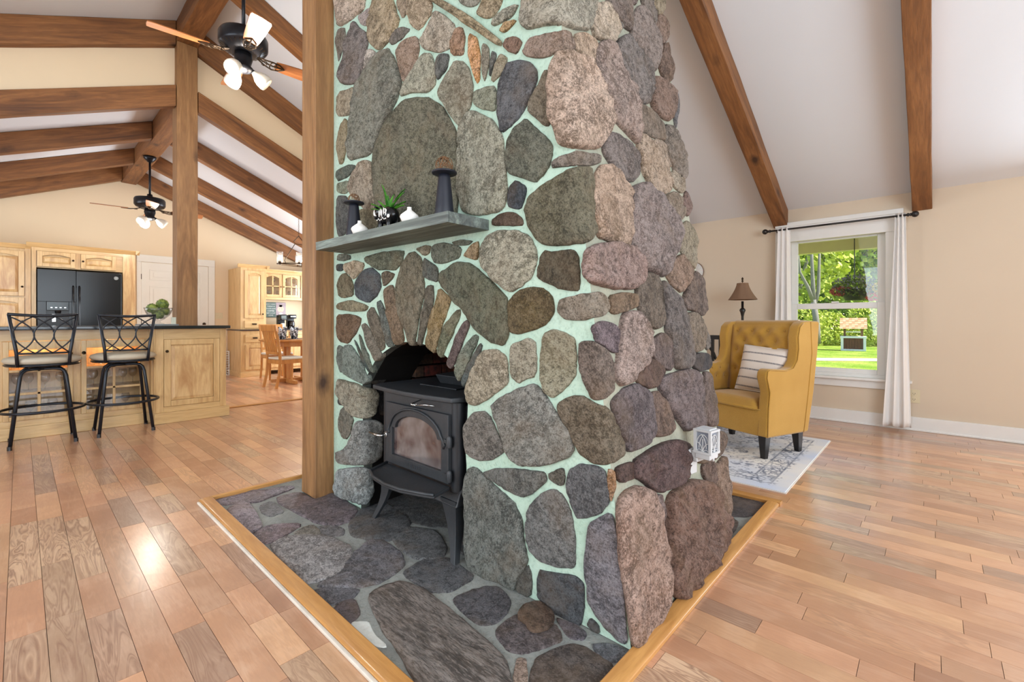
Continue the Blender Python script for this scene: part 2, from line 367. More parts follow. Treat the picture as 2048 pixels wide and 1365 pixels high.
m = MB().box((XR-.018,YF,0),(XR,YW,.125)); m.box((XR-.026,YF,0),(XR,YW,.018)); tag(m.build('baseboard_right', M['white'], bevel=.004), kind='structure')
m = MB().box((2.4,YW-.016,0),(2.65,YW,.13)); tag(m.build('baseboard_back', M['white']), kind='structure')
# ---------------------------------------------------------------- beams
def beam(name, p0, p1, w, h, label, up=True, mat='beam', cat='beam', group=None):
    """bar whose top edge runs p0->p1 (centre of the top face)"""
    p0,p1 = V(p0),V(p1); L = (p1-p0).length; x = (p1-p0).normalized(); y = V((0,0,1)).cross(x)
    if y.length < .01: y = V((0,1,0))
    y.normalize(); z = x.cross(y)
    m = MB(); rr = random.Random(int(L*1000)+int(p0.y*100)); n = max(6, int(L/.25))
    def sect(i):
        X = L*i/n; j = lambda: rr.uniform(-.0025,.0025)
        return [(X,-w/2+j(),-h+j()),(X,w/2+j(),-h+j()),(X,w/2+j(),0),(X,-w/2+j(),0)]
    vs = []; fs = []
    for i in range(n+1): vs += sect(i)
    if abs(x.z) > .1:
        for q in (0,1,n*4,n*4+1): vs[q] = (vs[q][0]+z.x*h/x.x, vs[q][1], vs[q][2])
    for i in range(n):
        for k in range(4): fs.append((i*4+k,(i+1)*4+k,(i+1)*4+(k+1)%4,i*4+(k+1)%4))
    fs += [(0,1,2,3),(n*4+3,n*4+2,n*4+1,n*4)]
    m.add(vs, fs); o = m.build(name, M[mat], bevel=.004, seg=1)
    o.matrix_world = Matrix(((x.x,y.x,z.x,p0.x),(x.y,y.y,z.y,p0.y),(x.z,y.z,z.z,p0.z),(0,0,0,1)))
    return tag(o, label, cat, group)
PX0,PX1 = 1.12,1.31
beam('ridge_beam', (XA,YF+.01,ZA-.02), (XA,YK+.05,ZA-.02), PX1-PX0, .235, 'dark brown timber ridge beam at the peak of the living room ceiling')
beam('ridge_beam', (XA,6.06,KA-.04), (XA,YW-.01,KA-.04), PX1-PX0, .23, 'lower timber ridge beam over the kitchen holding the smaller ceiling fan')
def slope(y, side, kitchen, w, h, label, drop=.0, group=None):
    f = kz if kitchen else lz
    xs = PX0-.004 if side < 0 else PX1+.004
    xe = ((KXL if kitchen else XL)+.01) if side < 0 else ((KXR if kitchen else XR)-.01)
    if side < 0 and not kitchen and h > .2: xs = PX0-.004
    return beam('rafter', (xs,y,f(xs)-.003-drop), (xe,y,f(xe)-.003-drop), w, h, label, group=group)
rw = .135
slope(.075, 1,0,rw,.165,'rough timber rafter ending on the wall right of the window curtain')
slope(1.2,  1,0,rw,.165,'rough timber rafter ending above the left end of the curtain rod')
for y,w_n in ((2.36,'nearer'),(3.52,'farther')): slope(y,1,0,rw,.165,f'right slope timber rafter hidden behind the stone chimney, the {w_n} of two', group='rafters behind the chimney')
slope(4.72, 1,0,rw,.17,'upper right timber rafter just behind the larger ceiling fan')
for y,w_n in ((2.36,'nearer'),(3.52,'farther')): slope(y,-1,0,rw,.165,f'left slope timber rafter above the picture edge, the {w_n} of two', group='rafters over the viewer')
slope(4.72,-1,0,rw,.165,'timber rafter on the left slope just above the picture edge')
slope(5.9,-1,0,.09,.235,'highest left timber rafter along the top of the beige gable wall')
slope(5.9, 1,0,.09,.235,'right timber rafter along the top of the beige gable wall behind the fan lamps')
slope(5.9,-1,1,.09,.205,'left timber rafter along the lower edge of the beige gable wall')
slope(5.9, 1,1,.09,.205,'right timber rafter along the lower edge of the beige gable wall')
nm = ('second','third','last')
for i,y in enumerate((7.2,8.5,9.62)):
    slope(y,-1,1,.12,.2,f'left kitchen timber rafter, {nm[i]} one back before the far wall')
    slope(y, 1,1,.12,.2,f'right kitchen timber rafter, {nm[i]} one back before the far wall')
def post(x0,x1,y0,y1,z1,label):
    m = MB(); n = 14; rr = random.Random(3); vs=[]; fs=[]
    for i in range(n+1):
        j = lambda: rr.uniform(-.002,.002)
        vs += [(x0-.0+j(),y0+j(),z1*i/n),(x1+j(),y0+j(),z1*i/n),(x1+j(),y1+j(),z1*i/n),(x0+j(),y1+j(),z1*i/n)]
    for i in range(n):
        for k in range(4): fs.append((i*4+k,i*4+(k+1)%4,(i+1)*4+(k+1)%4,(i+1)*4+k))
    fs += [(3,2,1,0),(n*4,n*4+1,n*4+2,n*4+3)]
    m.add(vs,fs); return tag(m.build('timber_post', M['post'], bevel=.005, seg=1), label, 'post')
post(1.123,1.303,2.541,2.72,ZA-.256,'square timber post standing on the stone hearth against the chimney')
post(PX0,1.308,5.85,6.05,ZA-.256,'square timber post rising through the kitchen island to the ridge')
# ---------------------------------------------------------------- window
def tr_(o): return tag(o, kind='structure')
win = thing('window_1', None, None, (XR,.725,0), kind='structure')
m = MB(); X0 = -.03
ya,yb,za,zb = .20-.725,1.25-.725,.45,2.045
m.box((X0,ya,1.84),(0.0,yb,zb)); m.box((X0,ya,za),(0,.33-.725,1.84)); m.box((X0,1.12-.725,za),(0,yb,1.84))
m.box((X0-.012,ya-.0,2.0),(X0,yb,zb)); m.build('casing', M['white'], win, bevel=.005)
m = MB().box((-.075,ya-.06,.43),(.05,yb+.06,.455)); m.build('sill', M['white'], win, bevel=.005)
MB().box((-.025,ya-.03,.355),(0,yb+.03,.43)).build('apron', M['white'], win, bevel=.004)
def frame(mb, x0,x1,y0,y1,z0,z1,t,tb=None):
    tb = tb or t
    mb.box((x0,y0,z0),(x1,y0+t,z1)); mb.box((x0,y1-t,z0),(x1,y1,z1)); mb.box((x0,y0+t,z0),(x1,y1-t,z0+tb)); mb.box((x0,y0+t,z1-t),(x1,y1-t,z1)); return mb
y0,y1 = .30-.725,1.15-.725
frame(MB(), .0,.13,y0,y1,.45,1.93,.035).build('jamb', M['white'], win, bevel=.003)
gy0,gy1 = .395-.725,1.055-.725
s1 = frame(MB(), .055,.085,gy0-.06,gy1+.06,1.14,1.885,.06,.045).build('sash', M['white'], win, bevel=.004)
s2 = frame(MB(), .02,.05,gy0-.06,gy1+.06,.475,1.185,.06,.055).build('sash', M['white'], win, bevel=.004)
B('pane', (.068,gy0,1.18),(.072,gy1,1.83), M['glass'], s1); B('pane', (.033,gy0,.53),(.037,gy1,1.13), M['glass'], s2)
B('sash_lock', (.0,-.03,1.185),(.03,.03,1.2), M['white'], s2, .004)
# ---------------------------------------------------------------- fireplace: two leaning stone faces traced stone by stone
nL = V((1,.016,0)); cL = 1.2708                       # left face (stove side)
nR = V((0,1,-.129)); cR_ = .673                       # right face, leaning back
JY = 2.215                                            # left jamb of the fire opening
oL = V((-1,-.016,0)).normalized(); oR = V((0,-1,.129)).normalized()
def surf(px, py, jamb=False):
    p = onP(px,py,nL,cL); yc = .673+.129*p.z
    q = onP(px,py,nR,cR_)
    if p.y >= yc:
        w = min(1,max(0,(p.y-yc)/.03)); n = (oL*(.5+.5*w)+oR*(.5-.5*w)).normalized()
        if jamb and p.y < JY: w = min(1,(JY-p.y)/.03); return onY(px,py,JY+0), (V((0,-1,0))*(.5+.5*w)+oL*(.5-.5*w)).normalized()
        if jamb: w = min(1,(p.y-JY)/.03); return p, (oL*(.5+.5*w)+V((0,-1,0))*(.5-.5*w)).normalized()
        return p, n
    w = min(1,max(0,(q.x-1.26)/.03)); return q, (oR*(.5+.5*w)+oL*(.5-.5*w)).normalized()
def hsurf(px, py, jamb=False): return onZ(px,py,-.004), V((0,0,1))
REG = {'A':(660,0,3.4125),'B':(1000,0,3.4125),'C':(660,350,3.4125),'D':(1020,350,3.4125),'E':(660,650,3.4125),'G':(1040,650,3.102),
 'H':(400,930,3.138),'I':(860,930,3.138),'M':(1200,580,5.6875),'N':(1200,800,4.875),'O':(1200,960,3.37),'P':(0,0,1)}
def parse(r, s):
    x0,y0,k = REG[r]; return [(x0+float(a)/k, y0+float(b)/k) for a,b in (q.split(',') for q in s.split())]
def chaikin(p, it=2, t=.22):
    for _ in range(it):
        q = []
        for i in range(len(p)):
            a,b = p[i],p[(i+1)%len(p)]
            q += [(a[0]+(b[0]-a[0])*t,a[1]+(b[1]-a[1])*t),(a[0]+(b[0]-a[0])*(1-t),a[1]+(b[1]-a[1])*(1-t))]
        p = q
    return p
def resample(p, n):
    P = p+[p[0]]; d = [0]
    for i in range(len(p)): d.append(d[-1]+math.dist(P[i],P[i+1]))
    out = []; j = 0
    for k in range(n):
        t = d[-1]*k/n
        while d[j+1] < t: j += 1
        f = (t-d[j])/max(1e-9,d[j+1]-d[j]); out.append((P[j][0]+(P[j+1][0]-P[j][0])*f, P[j][1]+(P[j+1][1]-P[j][1])*f))
    return out, d[-1]
def stone(poly, col, root, mapf=surf, h=None, mat='stone', name='stone', jamb=False, hk=1., deep=.02, grow=2.2):
    p = chaikin(poly,1,.15); _,per = resample(p, 8); n = int(min(64,max(20,per/6))); p,_ = resample(p, n)
    sd = poly[0][0]*.37+poly[0][1]*.11
    A = cx = cy = 0
    for i in range(n):
        a,b = p[i],p[(i+1)%n]; c = a[0]*b[1]-b[0]*a[1]; A += c; cx += (a[0]+b[0])*c; cy += (a[1]+b[1])*c
    cx /= 3*A; cy /= 3*A
    jit = []
    for i,(x,y) in enumerate(p):
        d = math.hypot(x-cx,y-cy)+1e-6; k = noise.noise(V((x*.09,y*.09,sd)))*1.8+noise.noise(V((x*.22,y*.22,sd)))*1.1+grow
        jit.append((x+(x-cx)/d*k, y+(y-cy)/d*k))
    p = jit; w = [mapf(x,y,jamb)[0] for x,y in p[::4]]; wc = mapf(cx,cy,jamb)[0]
    size = sum((q-wc).length for q in w)/len(w)
    if h is None: h = min(.028, max(.010, .12*size))*hk
    rings = [(1.0,-deep),(1.0,.42*h),(.975,.78*h),(.92,.95*h),(.78,1.0*h),(.6,1.02*h),(.4,1.03*h),(.2,1.04*h)]
    vs = []; fs = []
    def P(x,y,hh,amp):
        q,nn = mapf(x,y,jamb)
        k = noise.noise(q*8+V((sd,0,0)))*.5+(abs(noise.noise(q*17+V((0,sd,0))))-.25)*.7+noise.noise(q*60)*.14
        return q+nn*(hh+h*k*amp)
    for t,hh in rings:
        amp = 0 if hh < 0 else (.5 if t > .98 else 1)
        for x,y in p: vs.append(P(cx+(x-cx)*t, cy+(y-cy)*t, hh, amp))
    vs.append(P(cx,cy,1.06*h,1)); m = len(rings)
    for i in range(m-1):
        for k in range(n): fs.append((i*n+k,i*n+(k+1)%n,(i+1)*n+(k+1)%n,(i+1)*n+k))
    for k in range(n): fs.append(((m-1)*n+k,(m-1)*n+(k+1)%n,m*n))
    g_ = sum(col)/3; rc = tuple((g_+(c-g_)*1.12)*1.0 for c in col)
    return MB().add(vs,fs).build(name, M[mat], root, smooth=True, world=True, color=lin(rc))
fire = thing('stone_fireplace', 'tall fieldstone chimney with an arched fire opening and mint mortar joints', 'fireplace', (1.7,1.6,0))
# arched opening outline in the left face
ARCH = parse('P','722,1020 726,960 729,900 729,800') + parse('E','240,425 275,360 310,300 335,255 395,205 440,175 480,150 540,148 590,145 640,165 690,180 735,205 800,262 850,330 890,400 925,460 925,560 920,680 925,860 932,960') + [(933,1060),(933,1137)]
ARCH = [(x+(0 if y>860 else (x-838)*.05), y-(0 if y>800 else 9*min(1,(800-y)/60))) for x,y in ARCH]
AW = [onP(x,y,nL,cL) for x,y in ARCH]; AW[0].z = AW[-1].z = 0
ZT = 3.55
def fl(y,z,d=0.): return V(((cL-.016*y)+d, y, z))
YE = 2.54
# mortar bodies
import mathutils
from mathutils.geometry import tessellate_polygon
out = [fl(.673,0)] + [AW[i] for i in range(len(AW)-1,-1,-1)] + [fl(YE,0), fl(YE,ZT), fl(.673+.129*ZT,ZT)]
pol = [(v.y,v.z) for v in out]
tris = tessellate_polygon([[V((a,b,0)) for a,b in pol]])
m = MB(); m.add(out, [tuple(t) for t in tris])
inn = [V((v.x+.05,v.y,v.z)) for v in AW]; inn2 = [V((v.x+.3,v.y,v.z)) for v in AW]
n = len(AW)
M['rmortar'] = mortar_mat('sooty_mortar', (84,88,82), (58,60,56))
MB().add(AW+inn, [(i,i+1,n+i+1,n+i) for i in range(n-1)]).build('opening_edge', M['rmortar'], fire, world=True, fix=False)
MB().add(inn+inn2, [(i,i+1,n+i+1,n+i) for i in range(n-1)]).build('sooty_reveal', M['soot'], fire, world=True, fix=False)
m.quad(fl(YE,0),V((2.2,YE,0)),V((2.2,YE,ZT)),fl(YE,ZT))
ms = m.build('mortar', M['mortar'], fire, world=True, fix=False)
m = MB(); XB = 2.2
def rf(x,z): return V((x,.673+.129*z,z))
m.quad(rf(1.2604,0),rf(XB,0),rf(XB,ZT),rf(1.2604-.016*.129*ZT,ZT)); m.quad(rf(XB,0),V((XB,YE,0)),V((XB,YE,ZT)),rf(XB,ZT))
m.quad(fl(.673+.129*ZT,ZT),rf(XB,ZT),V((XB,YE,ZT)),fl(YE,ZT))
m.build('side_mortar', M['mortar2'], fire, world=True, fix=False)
# firebox: sooty sides, brick back
FBX = 1.86
m = MB(); m.quad(V((1.54,1.30,0)),V((FBX+.05,1.42,0)),V((FBX+.05,1.42,1.1)),V((1.54,1.30,1.1))); m.quad(V((1.54,2.3,0)),V((FBX+.05,2.2,0)),V((FBX+.05,2.2,1.1)),V((1.54,2.3,1.1)))
m.quad(V((FBX+.04,1.3,0)),V((FBX+.04,2.4,0)),V((FBX+.04,2.4,1.1)),V((FBX+.04,1.3,1.1))); m.quad(V((1.5,1.3,1.0)),V((FBX+.1,1.3,1.0)),V((FBX+.1,2.4,1.0)),V((1.5,2.4,1.0)))
m.quad(V((1.52,1.2,0)),V((1.54,1.42,0)),V((1.54,1.42,1.05)),V((1.52,1.2,1.05)))
m.build('firebox', M['soot'], fire, world=True, fix=False)
me_b = None; rb = random.Random(5)
for r in range(13):
    for c in range(-1,5):
        y0 = 1.44+c*.19+(r%2)*.095; y1 = min(y0+.182,2.19); y0 = max(y0,1.43)
        if y1-y0 < .03: continue
        z0 = .03+r*.072
        B('brick',(FBX-.0,y0-1.6,z0),(FBX+.05,y1-1.6,z0+.062),M['brick'],fire,.003,seg=1,color=lin((86+rb.randint(-20,20),44+rb.randint(-8,8),34))).location=(-1.7,0,0)
    for c in range(-1,3):
        x0 = 1.535+c*.13+(r%2)*.065; x1 = min(x0+.123,FBX); x0 = max(x0,1.535)
        if x1-x0 < .03: continue
        B('brick',(x0-1.7,2.17-1.6,.03+r*.072),(x1-1.7,2.21-1.6,.092+r*.072),M['brick'],fire,.003,seg=1,color=lin((96+rb.randint(-22,22),50+rb.randint(-8,8),38)))
S_ = []
def S(r, s, c, **k): S_.append((r,s,c,k))
# --- left face above the mantel
S('A','50,-120 240,-140 240,0 235,60 150,130 65,188 45,80',(180,160,140))
S('A','60,212 103,188 105,270 75,380 60,430 50,300',(120,110,98))
S('A','172,152 200,192 255,232 260,290 235,440 200,560 110,580 70,550 65,500 100,400 130,240',(122,112,106))
S('A','205,110 290,50 285,120 255,178 215,165',(160,145,138))
S('A','310,-60 420,-60 430,0 470,130 460,180 410,270 340,350 280,300 260,200 280,80',(160,140,108))
S('A','455,-60 555,-60 530,70 500,130 470,60',(150,130,105))
S('A','565,-80 660,-60 700,40 690,90 655,150 605,210 560,170 540,90',(182,162,132))
S('A','720,80 770,100 850,170 845,220 820,330 740,360 640,330 620,280 680,170',(170,156,135))
S('A','500,185 550,205 490,260 430,310 415,285 440,225',(116,108,98))
S('A','580,250 610,280 605,370 575,450 520,560 495,550 470,420 455,340 510,280',(146,122,102))
S('A','640,375 690,370 715,430 720,560 680,630 560,630 490,660 490,620 560,500 610,410',(158,154,132))
S('A','240,360 280,340 322,370 290,420 230,480',(184,172,158))
S('A','400,335 430,380 470,480 490,600 440,720 380,820 330,920 290,1050 140,1095 130,1050 150,850 165,720 190,600 230,500 320,400',(126,124,110))
S('A','60,640 180,600 155,720 145,780 70,795 50,770',(158,144,118))
S('A','105,815 130,850 115,1000 95,1110 70,1125 52,1000 70,880',(138,124,94))
S('A','55,1165 140,1125 180,1135 130,1200 60,1240 48,1210',(96,102,90))
S('A','55,1260 125,1240 130,1290 110,1320 60,1310',(130,136,114))
S('A','195,1120 250,1095 285,1110 290,1250 312,1400 310,1440 240,1430 170,1340 130,1290 150,1220',(152,136,114))
S('C','55,150 120,150 150,240 130,330 110,400 60,425 52,300',(92,92,88))
S('C','210,245 315,240 335,330 300,370 200,380 190,300',(120,110,82))
S('A','510,690 600,667 680,675 770,730 830,830 870,920 882,1050 880,1300 868,1420 860,1500 700,1560 400,1560 330,1500 312,1365 292,1110 300,1040 350,900 420,780',(108,104,84),h=.018)
S('A','860,420 920,430 960,500 975,600 965,700 930,800 890,865 850,820 800,740 740,640 800,520',(145,140,120))
S('A','735,380 820,370 800,460 740,550 730,500',(104,104,98))
S('A','860,200 905,190 920,250 915,375 835,375 830,280',(148,112,80))
S('A','955,235 1010,265 1025,400 1025,540 1005,570 975,480 950,350',(188,134,72))
S('A','1045,300 1088,330 1085,450 1060,560 1045,500',(134,124,104))
S('A','1110,355 1140,370 1110,480 1095,530 1100,430',(104,104,98))
S('A','1168,375 1215,400 1190,480 1120,560 1105,550 1140,440',(144,134,110))
S('A','660,-25 780,5 980,130 1175,280 1165,315 1130,305 960,185 850,110 700,15',(160,140,104))
S('A','850,-60 1030,-60 1020,20 960,50 900,25',(145,140,124))
S('A','1085,-60 1190,-40 1150,70 1090,130 1000,100 1040,30',(154,134,100))
S('A','1290,30 1250,110 1150,170 1110,180 1130,120 1220,60',(160,155,135))
S('A','1275,140 1230,190 1185,225 1165,210 1200,160',(172,140,94))
S('A','1210,270 1290,260 1310,300 1270,370 1220,350 1190,310',(122,92,72))
S('A','990,640 1060,600 1130,595 1135,680 1130,760 1060,745 985,715',(132,132,112))
S('A','930,800 980,755 1120,830 1180,940 1190,1060 1200,1180 1215,1300 1200,1390 1150,1450 1000,1470 905,1440 887,1300 890,1000 895,880',(150,146,126))
S('B','55,440 130,415 210,430 255,490 255,560 200,680 150,780 80,860 15,905 -10,800 -10,600 30,490',(96,96,98))
S('B','305,490 325,480 332,560 342,680 347,850 310,860 200,760 205,700 260,600',(116,106,88))
S('B','400,395 480,380 560,410 620,470 680,600 740,720 750,830 700,930 665,1010 540,1010 410,985 390,880 350,800 350,640 375,500',(184,156,134),hk=1.2)
S('B','200,270 310,240 450,215 485,240 505,330 480,350 400,350 300,400 160,380',(142,120,104))
S('B','165,60 190,-80 390,-100 640,-80 640,100 600,215 500,200 400,165 290,180 200,205 145,170',(162,154,136),hk=1.2)
S('B','505,245 560,240 640,290 650,380 630,450 560,400 515,330',(172,146,120))
S('B','640,30 720,40 770,110 800,200 770,290 720,280 640,250 625,180',(178,160,138))
S('B','700,-80 850,-80 870,0 890,100 885,210 850,190 800,130 750,60',(124,108,98))
S('B','930,55 975,80 1030,150 1085,330 1080,400 1050,490 1010,430 950,350 895,280 895,150',(134,119,110))
S('B','945,-60 1000,-60 1010,0 1060,60 1055,180 1030,120 980,50',(122,110,100))
S('B','1020,-60 1080,-60 1105,0 1110,70 1080,100 1050,50',(144,128,102))
S('B','1075,110 1110,120 1140,250 1110,300 1080,260 1060,170',(128,104,88))
S('B','1110,320 1140,310 1167,540 1140,560 1092,490 1092,400',(112,88,72))
S('B','850,250 900,310 950,370 1010,450 1025,560 1030,620 1000,710 940,690 890,600 830,470 775,350 800,280',(122,112,106))
S('B','700,290 760,320 800,400 860,520 900,640 940,800 940,900 930,990 850,900 760,800 740,700 660,520 640,400 660,320',(154,132,120))
S('B','1060,530 1150,590 1180,650 1180,760 1150,820 1100,800 1035,730 1032,640 1040,560',(126,100,84))
S('B','1172,590 1210,680 1200,850 1190,880 1182,780 1190,680',(100,96,96))
S('B','930,720 1000,750 1090,840 1115,960 1050,940 980,900 930,800',(120,104,88))
S('B','720,920 790,930 860,980 930,1080 940,1190 890,1240 820,1200 740,1100 700,1040 710,960',(122,110,104))
S('B','950,920 1020,960 1075,1050 1130,1140 1160,1220 1150,1300 1090,1320 1020,1290 970,1150 930,1010',(160,138,116))
S('B','1050,945 1110,980 1158,1130 1130,1120 1085,1040',(156,136,116))
S('B','1120,860 1180,880 1240,1040 1265,1190 1250,1230 1180,1160 1150,1060 1120,960',(122,110,98))
S('B','1170,1170 1230,1195 1250,1290 1230,1320 1185,1270',(158,142,120))
S('B','370,1100 440,1060 530,1040 680,1060 680,1110 620,1135 530,1125 430,1140 360,1150',(122,110,98))
S('B','180,810 240,870 340,960 360,1010 340,1130 290,1200 240,1245 150,1210 60,1180 45,1100 50,980 100,880',(104,104,88))
# --- left face, right half, and the upper right face
S('D','250,60 350,0 420,-40 530,-55 555,0 560,300 580,400 530,460 350,480 240,480 180,430 130,340 110,240 150,140',(106,100,78))
S('D','600,-50 700,-60 760,20 800,100 810,250 810,420 780,485 700,460 600,420 565,300 558,200 565,50',(166,138,114))
S('D','830,90 880,65 960,100 1030,170 1100,280 1135,380 1130,480 1060,640 1040,695 980,670 930,650 860,560 820,470 820,280 812,150',(134,118,112))
S('D','1070,150 1110,125 1170,170 1180,230 1180,270 1130,325 1100,260 1065,190',(128,112,95))
S('D','1188,120 1205,150 1222,230 1200,280 1182,200',(116,92,82))
S('D','1150,360 1205,325 1250,420 1252,510 1262,600 1245,640 1190,560 1145,480 1135,400',(134,122,100))
S('D','1160,550 1190,590 1240,655 1220,720 1160,800 1100,740 1070,690 1075,640 1110,590',(134,107,86))
S('D','1245,668 1290,700 1310,740 1325,850 1330,920 1300,960 1240,920 1182,910 1178,870 1210,760',(106,88,77))
S('D','520,520 580,480 700,480 800,500 860,560 900,650 878,730 840,775 700,770 560,740 520,690 510,600',(142,116,106),hk=1.3)
S('D','240,520 310,530 440,515 465,560 475,720 470,790 350,780 270,740 190,700 200,610',(86,76,56))
S('D','-3,870 60,800 150,768 230,780 290,830 300,920 270,1000 180,1050 60,1085 5,1075 -3,980',(98,82,48))
S('D','-190,500 -150,420 -60,385 50,385 130,420 180,500 185,590 150,700 80,760 20,790 -20,790 -120,700 -200,600',(158,152,130))
S('D','5,80 50,40 110,90 100,160 75,230 -10,220 -5,150',(62,68,74))
S('D','-120,310 -60,270 30,258 85,300 90,345 20,345 -110,345',(86,70,56))
S('D','340,860 400,835 530,815 610,800 660,850 670,900 640,960 480,990 380,985 330,930',(132,120,104))
S('D','680,830 770,810 850,830 860,900 780,920 710,950 682,920',(118,94,68))
S('D','880,690 960,680 1010,700 1025,800 1040,920 1040,1000 990,1050 930,1020 880,930 860,820 860,740',(106,92,78))
S('D','1030,730 1080,770 1150,860 1190,980 1220,1100 1235,1200 1225,1310 1120,1320 1095,1200 1055,1000 1042,860',(106,96,91))
S('D','560,1040 620,1010 700,1030 738,1080 738,1150 710,1220 650,1170 590,1130',(116,99,103))
S('M','240,290 380,255 440,320 530,500 535,680 520,830 380,930 350,1030 230,1080 180,1030 170,880 200,700 215,450',(158,135,124),hk=1.3)
S('M','555,610 690,490 770,580 800,700 815,850 755,915 680,840 560,720',(102,85,79))
S('M','545,790 640,830 690,910 680,1000 620,1080 540,1115 470,1070 400,1020 440,950 500,900',(92,68,58))
S('M','990,280 1080,280 1150,390 1172,500 1168,650 1090,700 1045,680 1025,540 995,400',(116,101,84))
S('M','1163,400 1195,430 1224,620 1198,680 1182,560',(112,102,92))
S('M','1050,770 1120,735 1200,740 1245,830 1220,890 1120,910 1060,880',(66,61,62))
S('P','1404,748 1414,746 1421,765 1425,791 1429,820 1433,838 1431,850 1416,851 1410,840 1406,800',(108,90,82))
S('M','680,1000 830,960 960,920 1050,925 1110,1000 1140,1180 1165,1365 1165,1560 1060,1545 960,1600 890,1500 800,1360 700,1200 660,1100',(112,97,95))
S('G','560,490 620,420 700,370 780,410 800,500 810,680 760,740 680,780 650,770 600,620',(102,90,91))
S('G','800,430 850,420 900,500 940,600 940,650 880,685 815,685 800,560',(110,86,72))
S('G','380,110 450,100 520,150 570,220 575,350 580,400 520,460 460,465 400,350 375,250 370,160',(114,98,86))
S('G','240,490 330,440 400,445 480,500 530,510 600,620 645,790 580,850 520,865 440,850 370,790 330,700 280,600 240,530',(112,98,78))
S('P','984,815 997,800 1040,777 1072,768 1096,798 1113,826 1140,865 1150,900 1138,915 1090,930 1040,930 1022,918 1012,890 1000,850',(134,132,124))
S('G','150,60 220,30 280,50 340,90 350,200 345,310 290,380 210,455 160,420 130,330 135,200',(144,138,114))
S('P','1021.9,691 1060,677 1072,687 1072,753 1052,757 1038,767 1024.8,755',(146,138,118))
# --- left face below the mantel
S('C','62,545 135,548 138,578 62,585',(108,111,98))
S('C','56,617 88,614 86,652 56,652',(68,73,72))
S('C','105,610 180,590 232,610 218,650 165,712 132,670 100,640',(170,152,122))
S('C','70,700 110,672 155,730 160,800 155,828 67,832 60,760',(112,102,74))
S('C','240,650 290,640 338,680 348,760 320,820 270,872 192,830 178,760 202,700',(76,82,86))
S('C','248,562 330,540 450,520 512,520 488,590 450,645 400,638 350,648 292,620 248,590',(106,109,88))
S('C','365,680 395,662 440,680 418,720 370,758',(108,93,72))
S('C','62,882 140,862 228,882 262,900 245,928 160,928 62,918',(132,122,92))
S('C','62,960 120,952 212,980 198,1040 163,1098 130,1148 72,1130 54,1050',(106,82,58))
S('C','575,522 620,562 638,620 640,750 650,800 620,900 600,1050 580,1163 550,1160 512,1050 472,900 458,750 492,620 542,545',(112,104,84))
S('C','595,505 650,484 688,492 680,535 645,548',(134,124,98))
S('C','708,482 780,467 878,490 898,510 878,568 780,598 732,603 702,560',(102,104,88))
S('C','835,462 920,447 975,452 940,478 870,478',(94,98,84))
S('C','922,548 990,474 1018,454 1008,578 960,568',(144,118,78))
S('C','648,572 680,592 738,642 738,728 692,718 642,688 637,620',(88,90,82))
S('C','870,602 950,602 1010,642 1060,692 1130,762 1208,832 1218,950 1222,1080 1192,1163 1092,1138 1002,1048 922,938 852,838 762,738 757,672 812,642',(98,98,78))
S('C','747,772 828,850 808,920 768,1020 738,1150 718,1215 655,1165 682,1010 722,880',(134,112,68))
S('C','662,762 708,758 712,850 688,950 658,1050 630,1163 604,1155 624,1000 654,850',(98,90,74))
S('C','862,932 893,927 888,980 838,1080 788,1200 768,1248 737,1218 752,1140 792,1030',(108,110,86))
S('C','932,992 958,1020 938,1080 898,1160 858,1290 822,1323 798,1290 832,1200 872,1080',(98,82,78))
S('E','992,67 1018,85 998,150 948,240 928,320 887,388 862,350 864,290 902,190 952,110',(112,118,102))
S('E','1027,132 1043,140 1028,200 978,310 920,428 897,400 932,320 992,200',(78,85,82))
S('C','372,792 433,748 458,860 488,1000 512,1130 478,1163 442,1148 412,1000 382,880',(118,97,72))
S('C','327,872 353,862 392,960 427,1080 440,1160 410,1172 387,1150 362,1020',(98,105,98))
S('C','252,952 298,903 337,980 367,1080 380,1178 350,1198 312,1100',(107,97,80))
S('C','222,1032 248,1012 287,1080 337,1180 360,1230 330,1258 312,1278 272,1180',(113,105,90))
S('C','203,1092 220,1112 248,1200 288,1300 306,1340 290,1350 242,1260',(98,103,90))
S('C','172,1132 184,1142 228,1240 283,1340 270,1350 222,1270',(66,76,72))
S('E','105,152 150,142 188,200 228,280 262,368 238,403 180,378 94,328 99,240',(113,122,112))
S('E','62,142 97,152 90,240 88,320 72,325 60,250',(108,113,104))
S('E','62,374 110,382 200,412 235,432 300,442 320,472 310,560 300,600 240,638 180,618 130,570 92,520 62,470',(146,140,120),jamb=True,h=.03)
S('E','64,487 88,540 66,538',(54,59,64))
S('E','92,572 130,562 158,630 148,720 120,778 92,768 67,700 72,620',(113,110,97))
S('E','187,662 290,652 338,672 343,722 338,900 290,938 240,953 150,948 62,938 64,862 120,850 160,800 182,720',(136,136,131),jamb=True,h=.03)
S('E','60,992 160,977 235,977 278,992 286,1150 240,1218 160,1198 54,1148',(152,157,155),jamb=True,h=.03)
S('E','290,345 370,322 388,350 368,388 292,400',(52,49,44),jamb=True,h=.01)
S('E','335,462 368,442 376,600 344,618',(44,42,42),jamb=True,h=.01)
S('E','1042,182 1130,167 1198,212 1218,300 1213,400 1130,468 1002,553 942,528 933,442 962,352 1002,262',(158,146,122))
S('E','982,602 1060,592 1108,652 1148,750 1188,820 1178,878 1100,918 1002,918 942,878 923,800 928,685',(118,112,104))
S('I','330,50 430,20 700,42 728,60 728,108 640,178 590,198 502,168 400,100',(110,109,103))
S('I','755,52 836,24 846,60 836,126 792,116 756,80',(102,97,86))
S('G','312,900 380,862 480,880 530,910 553,1050 551,1108 500,1168 400,1198 352,1193 312,1070 292,990',(104,103,104))
